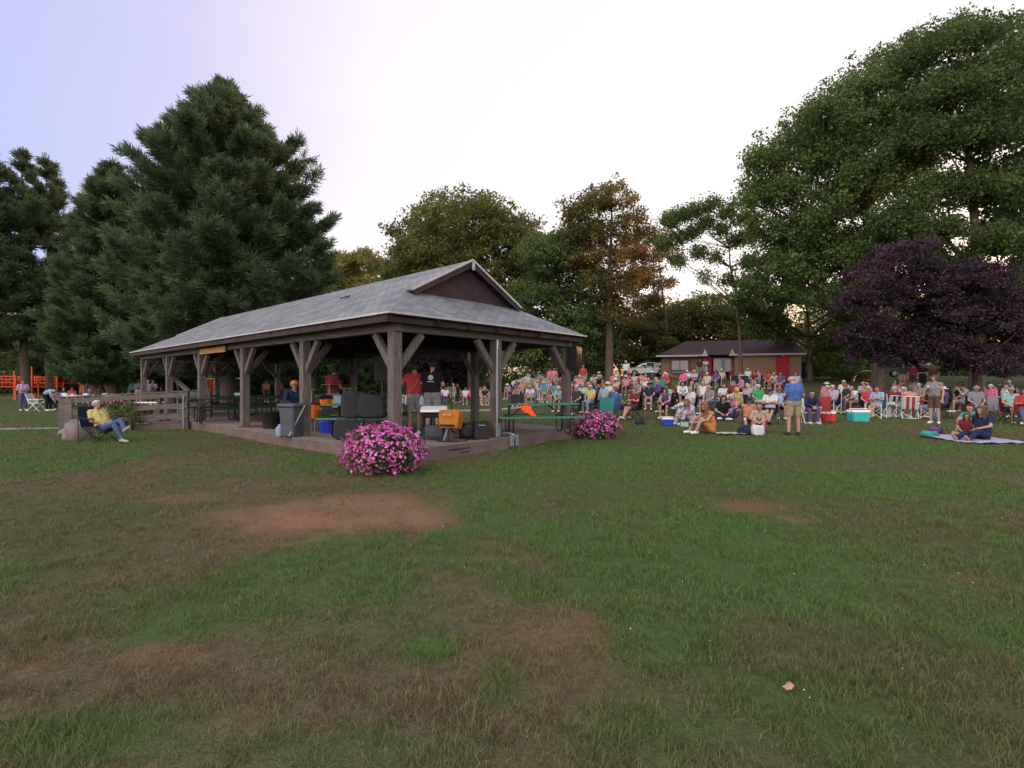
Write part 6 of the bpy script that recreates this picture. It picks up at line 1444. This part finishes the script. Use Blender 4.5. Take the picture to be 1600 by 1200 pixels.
put(1180, 33, 'sit_lean', 'dark red', 'pink', ('short','brown'), 'seated person in dark red on the slope right of the slim tree trunk', chair=('camp','light blue'), skin=2)
put(1168, 37, 'sit', 'white', 'white', ('short','white'), 'seated person in white just right of the slim tree trunk', chair=('camp','navy'))
put(1201, 33, 'sit', 'red', 'grey', ('bob','dark'), 'seated person in red with dark bob below the right red door', chair=('camp','charcoal'))
put(1211, 31.5, 'sit_lean', 'cream', 'blue', ('short','grey'), 'seated person in cream top and blue shorts below the right red door', chair=('camp','navy'))
put(1222, 42.5, 'stand_fold', 'dark red', 'black', ('short','brown'), 'standing person in dark red in front of the right red door')
put(1219, 30, 'sit', 'purple', 'pink', ('bob','brown'), 'seated person in purple with pale legs below the right red door', chair=('camp','purple'), skin=2)
put(1235, 41.5, 'stand', 'grey', 'navy', ('short','grey'), 'standing person in grey shirt and navy trousers beside the right red door', hat=('cap','white'), legs='pants')
put(1243, 29.5, 'sit', 'lavender', 'white', ('short','brown'), 'seated person in pale lavender t-shirt just above the blue shirted standing man', chair=('camp','light blue'), skin=2)
put(1255, 41.5, 'stand', 'navy', 'navy', ('short','dark'), 'standing person in navy left of the cream apron under the bush', legs='pants')
put(1262, 42, 'stand_fold', 'cream', 'cream', ('short','dark'), 'standing person in long cream apron beside the round bush', legs='pants', skin=1)
put(1273, 42, 'sit', 'khaki', 'black', ('short','grey'), 'seated person in khaki shirt and black shorts beside the round bush', chair=('camp','black'))
put(1302, 43, 'sit', 'grey', 'cream', ('short','white'), 'seated white haired person in front of the round bush, left of pair', chair=('camp','charcoal'))
put(1320, 43, 'sit_fold', 'charcoal', 'grey', ('short','white'), 'seated white haired person in charcoal in front of the round bush, right of pair', chair=('campw','black'))
put(1411, 32, 'stand', 'charcoal', 'khaki', ('short','dark'), 'dim standing person in charcoal under the left purple tree', skin=1)
put(1427, 31.5, 'stand', 'dark red', 'charcoal', ('short','dark'), 'dim standing person in dark red under the left purple tree', skin=1)
put(1442, 30.5, 'stand_fold', 'black', 'black', ('short','dark'), 'dim standing person in black under the left purple tree', legs='pants', skin=1)
put(1458, 29, 'stand', 'brown', 'khaki', ('short','brown'), 'dim standing person in brown right of the black clad one', skin=1)
put(1566, 36, 'stand_fold', 'dark red', 'charcoal', ('short','brown'), 'far standing person in dark red near the road, right of the right trunk')
put(1576, 36, 'stand', 'charcoal', 'khaki', ('short','grey'), 'far standing person in charcoal near the road, right of the right trunk', hat=('cap','white'))
put(859, 42, 'stand', 'pink', 'khaki', ('short','dark'), 'standing person in pink, left of pair behind the pavilion corner', skin=2)
put(866, 40, 'stand', 'pink', 'khaki', ('bob','dark'), 'standing person in pale pink, right of pair behind the pavilion corner', sleeve='long', skin=2)
put(868, 26.5, 'sit', 'teal', 'charcoal', ('short','dark'), 'seated person in teal shirt behind the picnic table end', chair=('camp','charcoal'), skin=2)
put(829, 26.5, 'sit_lean', 'white', 'grey', ('short','white'), 'seated person in white leaning beside the grey amplifier case', hat=('cap','pink'), chair=('camp','grey'))
put(846, 31, 'sit', 'blue', 'white', ('short','brown'), 'seated person in blue seen over the picnic table top', chair=('camp','blue'), skin=2)
put(842, 36, 'sit', 'red', 'navy', ('bob','brown'), 'seated person in red below the far white car', chair=('camp','red'), skin=2)
put(816, 38, 'sit', 'coral', 'khaki', ('short','brown'), 'seated person in coral with cream hat below the far white car', hat=('cap','cream'), chair=('camp','grey'))
put(825, 40, 'stand', 'cream', 'khaki', ('short','brown'), 'standing person in cream with cap left of the far white car', hat=('cap','white'), scale=.95)
put(696, 37, 'sit', 'white', 'purple', ('short','brown'), 'seated person in white shirt and purple trousers beyond the orange case', legs='pants', chair=('camp','purple'))
put(708, 38, 'stand', 'grey', 'cream', ('bob','blonde'), 'standing child in grey beyond the black microphone stand', scale=.85)
put(715, 39, 'stand', 'black', 'navy', ('short','dark'), 'standing child in black right of the grey child', scale=.85, legs='pants')
put(727, 36.5, 'sit', 'white', 'red', ('short','dark'), 'seated person in white with red blanket left of the dark centre post', chair=('camp','red'))
put(734, 38, 'sit', 'hot pink', 'red', ('bob','brown'), 'seated person in hot pink left of the dark centre post', chair=('camp','charcoal'), skin=2)
put(758, 33, 'sit_lean', 'navy', 'white', ('short','white'), 'seated person in navy on white lawn chair right of the dark centre post', chair=('lawn','red+white'))
put(750, 36, 'sit', 'coral', 'khaki', ('short','brown'), 'seated person in coral right of the dark centre post', chair=('camp','grey'), skin=2)
put(911, 34, 'stand', 'red', 'khaki', ('short','dark'), 'standing person in red left of the white canopy tent')
put(978, 37, 'stand', 'white', 'navy', ('short','white'), 'standing person in white with white hair left of the white car', skin=2)
# the rest, row by row
REG = [ # px range, Y rows, place phrase, spacing px, prob
 (896, 1000, (24.5,26.4,28.6,31.2,34.5), ['near the tripod speaker','below the white canopy tent','below the tall oak trunk'], .85),
 (1000, 1060, (24.5,26.6,29.4,32.5), ['below the white car','left of the turquoise chair','between white car and cooler'], .75),
 (1060, 1185, (24.0,26.4,34), ['below the brick building','beside the blue water cooler','in front of the slim tree'], .5),
 (1290, 1470, (19.6,22.2,24.6), ['under the left purple tree','by the left purple trunk','behind the teal cooler row'], .68),
 (1470, 1600, (20.0,22.2,24.4), ['under the right purple tree','by the right purple trunk','near the right edge'], .72),
 (684, 800, (38,42), ['behind the pavilion centre post','beyond the microphone stand','beyond the orange case'], .9),
 (800, 890, (28.5,33,38,42), ['beyond the picnic table','behind the amplifier case','beyond the orange cloth'], .85),
]
random.seed(21)
used = set(); tops = ['white','grey','light blue','navy','pink','lavender','red','cream','black','blue','coral','charcoal','pale green','dark red','purple','teal','white','white','grey','lavender','pink']
bots = ['khaki','navy','cream','denim','black','grey','white','light denim']
for a, b, Ys, places, dens in REG:
    for r_i, Y in enumerate(Ys):
        px = a+random.uniform(0, 14)
        while px < b:
            x = X(px, Y); step = F*(.88/dens)*random.uniform(.75, 1.35)/Y*.62
            if not any((x-q[0])**2+(Y-q[1])**2 < .5 for q in OCC):
                f = (px-a)/(b-a); pl = places[min(int(f*len(places)), len(places)-1)]
                for _ in range(80):
                    t, bt = random.choice(tops), random.choice(bots); hs = random.choice(['short','short','short','bob','long','balding']); hc = random.choice(['grey','grey','white','brown','brown','dark','blonde'])
                    ht = random.choice([None, None, None, None, None, None, ('cap', random.choice(['white','navy','red','cream','black'])), ('sunhat', random.choice(['cream','white']))])
                    key = (t, bt, hc, ht, pl)
                    if key not in used: break
                used.add(key)
                lg = random.choice(['shorts','shorts','pants']); ps = random.choice(['sit','sit','sit_fold','sit_cross','sit_lean','sit_drink'])
                hw = {'short':'','bob':'bobbed ','long':'long ','balding':'thin '}[hs]+hc+' hair'
                lab = 'sitter in '+t+' top, '+bt+' '+('trousers' if lg == 'pants' else 'shorts')+', '+hw+(', '+ht[1]+' '+('cap' if ht[0] == 'cap' else 'sunhat') if ht else '')+', '+pl
                cc = random.choice(['navy','black','dark green','blue','charcoal','grey','red'])
                kd = random.choice(['camp','camp','camp','campw'])
                cl = cc.replace('dark ', '')+' chair of '+t+' top, '+bt+' '+('trousers' if lg == 'pants' else 'shorts')+', '+hw+(', '+ht[0] if ht else '')+', '+pl
                put(px, Y+random.uniform(-.35,.35), ps, t, bt, (hs, hc), lab, hat=ht, legs=lg, sleeve=random.choice(['tee','tee','long','tank']), skin=random.choice([0,0,1,2]), chair=(kd, cc), clab=cl,
                    yaw=face_to(x, Y, *STG)+random.uniform(-.7,.7), group='seated crowd on the lawn', scale=random.uniform(.90,1.04))
            px += step
# musicians and helpers in the pavilion
def PP(px, Y, ps, *a, **k):
    p = Vector((X(px, Y), Y, SLAB)); return person(p, k.pop('yaw'), ps, *a, **k)
PP(520, 13.9, 'drum', 'dark red', 'grey', ('short','dark'), yaw=R(150), label='drummer in dark red shirt standing behind the orange drums', skin=1, scale=1.02)
PP(648, 12.6, 'play', 'red', 'grey', ('short','dark'), yaw=R(195), label='musician in red shirt with tan guitar strap, back turned beside the black shirt', skin=1, scale=1.03)
sk_ = PP(676, 12.4, 'play', 'black', 'grey', ('short','dark'), yaw=R(172), label='musician in black shirt with pale round emblem and long grey shorts, back turned', skin=2, scale=1.07)
em = MB(); em.lathe([(.062,0),(.062,.004)], 14); em.T = Matrix(); eo = em.build('emblem', mat('emblem_grey', (.34,.34,.36), .7), sk_); eo.rotation_euler = (R(-90), 0, 0); eo.location = (0, .155, 1.33)
em = MB(); em.box((0,0,0), (.16,.004,.018)); em.box((-.03,0,.10), (.02,.004,.03)); em.box((.03,0,.10), (.02,.004,.03)); eo = em.build('emblem_text', mat('emblem_grey', (.34,.34,.36)), sk_); eo.location = (0, .156, 1.24)
PP(461, 14.0, 'sit_lean', 'navy', 'black', ('short','red'), yaw=R(20), label='seated heavy person in navy hoodie with orange cap behind the grey bin', hat=('cap','orange'), sleeve='long', legs='pants', scale=1.08, shoe='black')
put_chair('camp', 'black', Vector((X(461,14.0), 14.0, SLAB)), R(20), 'black folding chair under the navy hoodie behind the grey bin', 'folding chairs in the crowd')
m = MB(); m.bar(Vector((-.17,.16,1.42)), Vector((.15,.165,1.02)), .045, .008); 
for o in bpy.data.objects:
    if o.get('label', '').startswith('musician in red'): m.build('guitar_strap', mat('tan_leather', (.35,.15,.05), .6), o)
# man in yellow shirt by the boulder
p = at(163, 13.3); y_ = R(78)
person(p, y_, 'recline', 'yellow', 'denim', ('short','white'), None, 'tee', 'pants', 'grey', 2, scale=.95, label='elderly man in yellow t-shirt and blue jeans lounging cross legged in a camp chair')
put_chair('camp', 'navy', p+Vector((-.18,0,0)), y_, 'dark navy camp chair under the man in the yellow t-shirt', 'folding chairs in the crowd')
# people near the playground
for px, Y, ps, t, b, h, lab, kw in (
  (36, 28.5, 'stand_fold', 'lavender', 'denim', ('short','brown'), 'standing person in pale lavender shirt at the far left edge by the pine trunks', dict(legs='pants')),
  (76, 27.5, 'bend', 'light blue', 'black', ('short','dark'), 'person in light blue shirt bending over the white folding chair', dict(legs='pants', yaw=R(85))),
  (87, 28.5, 'sit_lean', 'lavender', 'navy', ('short','brown'), 'seated person in lavender beside the bending light blue shirt', dict(legs='pants', chair=('camp','black'))),
  (133, 38, 'stand', 'coral', 'khaki', ('bob','dark'), 'standing person in coral at the playground, first left of the railing', dict()),
  (146, 37, 'stand_fold', 'grey', 'khaki', ('short','dark'), 'standing person in grey at the playground', dict()),
  (156, 38, 'stand', 'orange', 'khaki', ('bob','brown'), 'standing person in orange at the playground', dict()),
  (170, 37, 'stand_hold', 'khaki', 'brown', ('short','brown'), 'standing person in khaki at the playground', dict(skin=1)),
  (208, 37, 'stand', 'teal', 'navy', ('bob','dark'), 'standing person in teal behind the wooden railing', dict()),
  (216, 37, 'stand_fold', 'light blue', 'white', ('short','grey'), 'standing person in light blue behind the wooden railing', dict(legs='pants')),
  (232, 35, 'stand', 'lavender', 'grey', ('short','grey'), 'standing person in lavender left of pair below the swing frame', dict()),
  (239, 35.5, 'stand_fold', 'white', 'grey', ('short','brown'), 'standing person in white right of pair below the swing frame', dict()),
  (252, 36, 'sit', 'charcoal', 'black', ('short','dark'), 'seated person in charcoal beside the slide', dict(chair=('camp','black'))),
  (100, 34, 'sit', 'navy', 'navy', ('short','dark'), 'seated person in navy at the white food tables', dict(chair=('camp','navy'))),
  (113, 35, 'sit', 'hot pink', 'navy', ('bob','dark'), 'seated person in hot pink at the white food tables', dict(chair=('camp','black'))),
  (140, 33, 'sit', 'purple', 'navy', ('short','dark'), 'seated person in purple at the white food tables', dict(chair=('camp','black'))),
  (416, 40, 'stand', 'orange', 'brown', ('short','brown'), 'far person in orange seen through the pavilion, left', dict(skin=1)),
  (437, 40, 'stand', 'red', 'navy', ('short','dark'), 'far person in red seen through the pavilion, right', dict(skin=1))):
    P(px, Y, ps, t, b, h, lab, **kw)
grass()
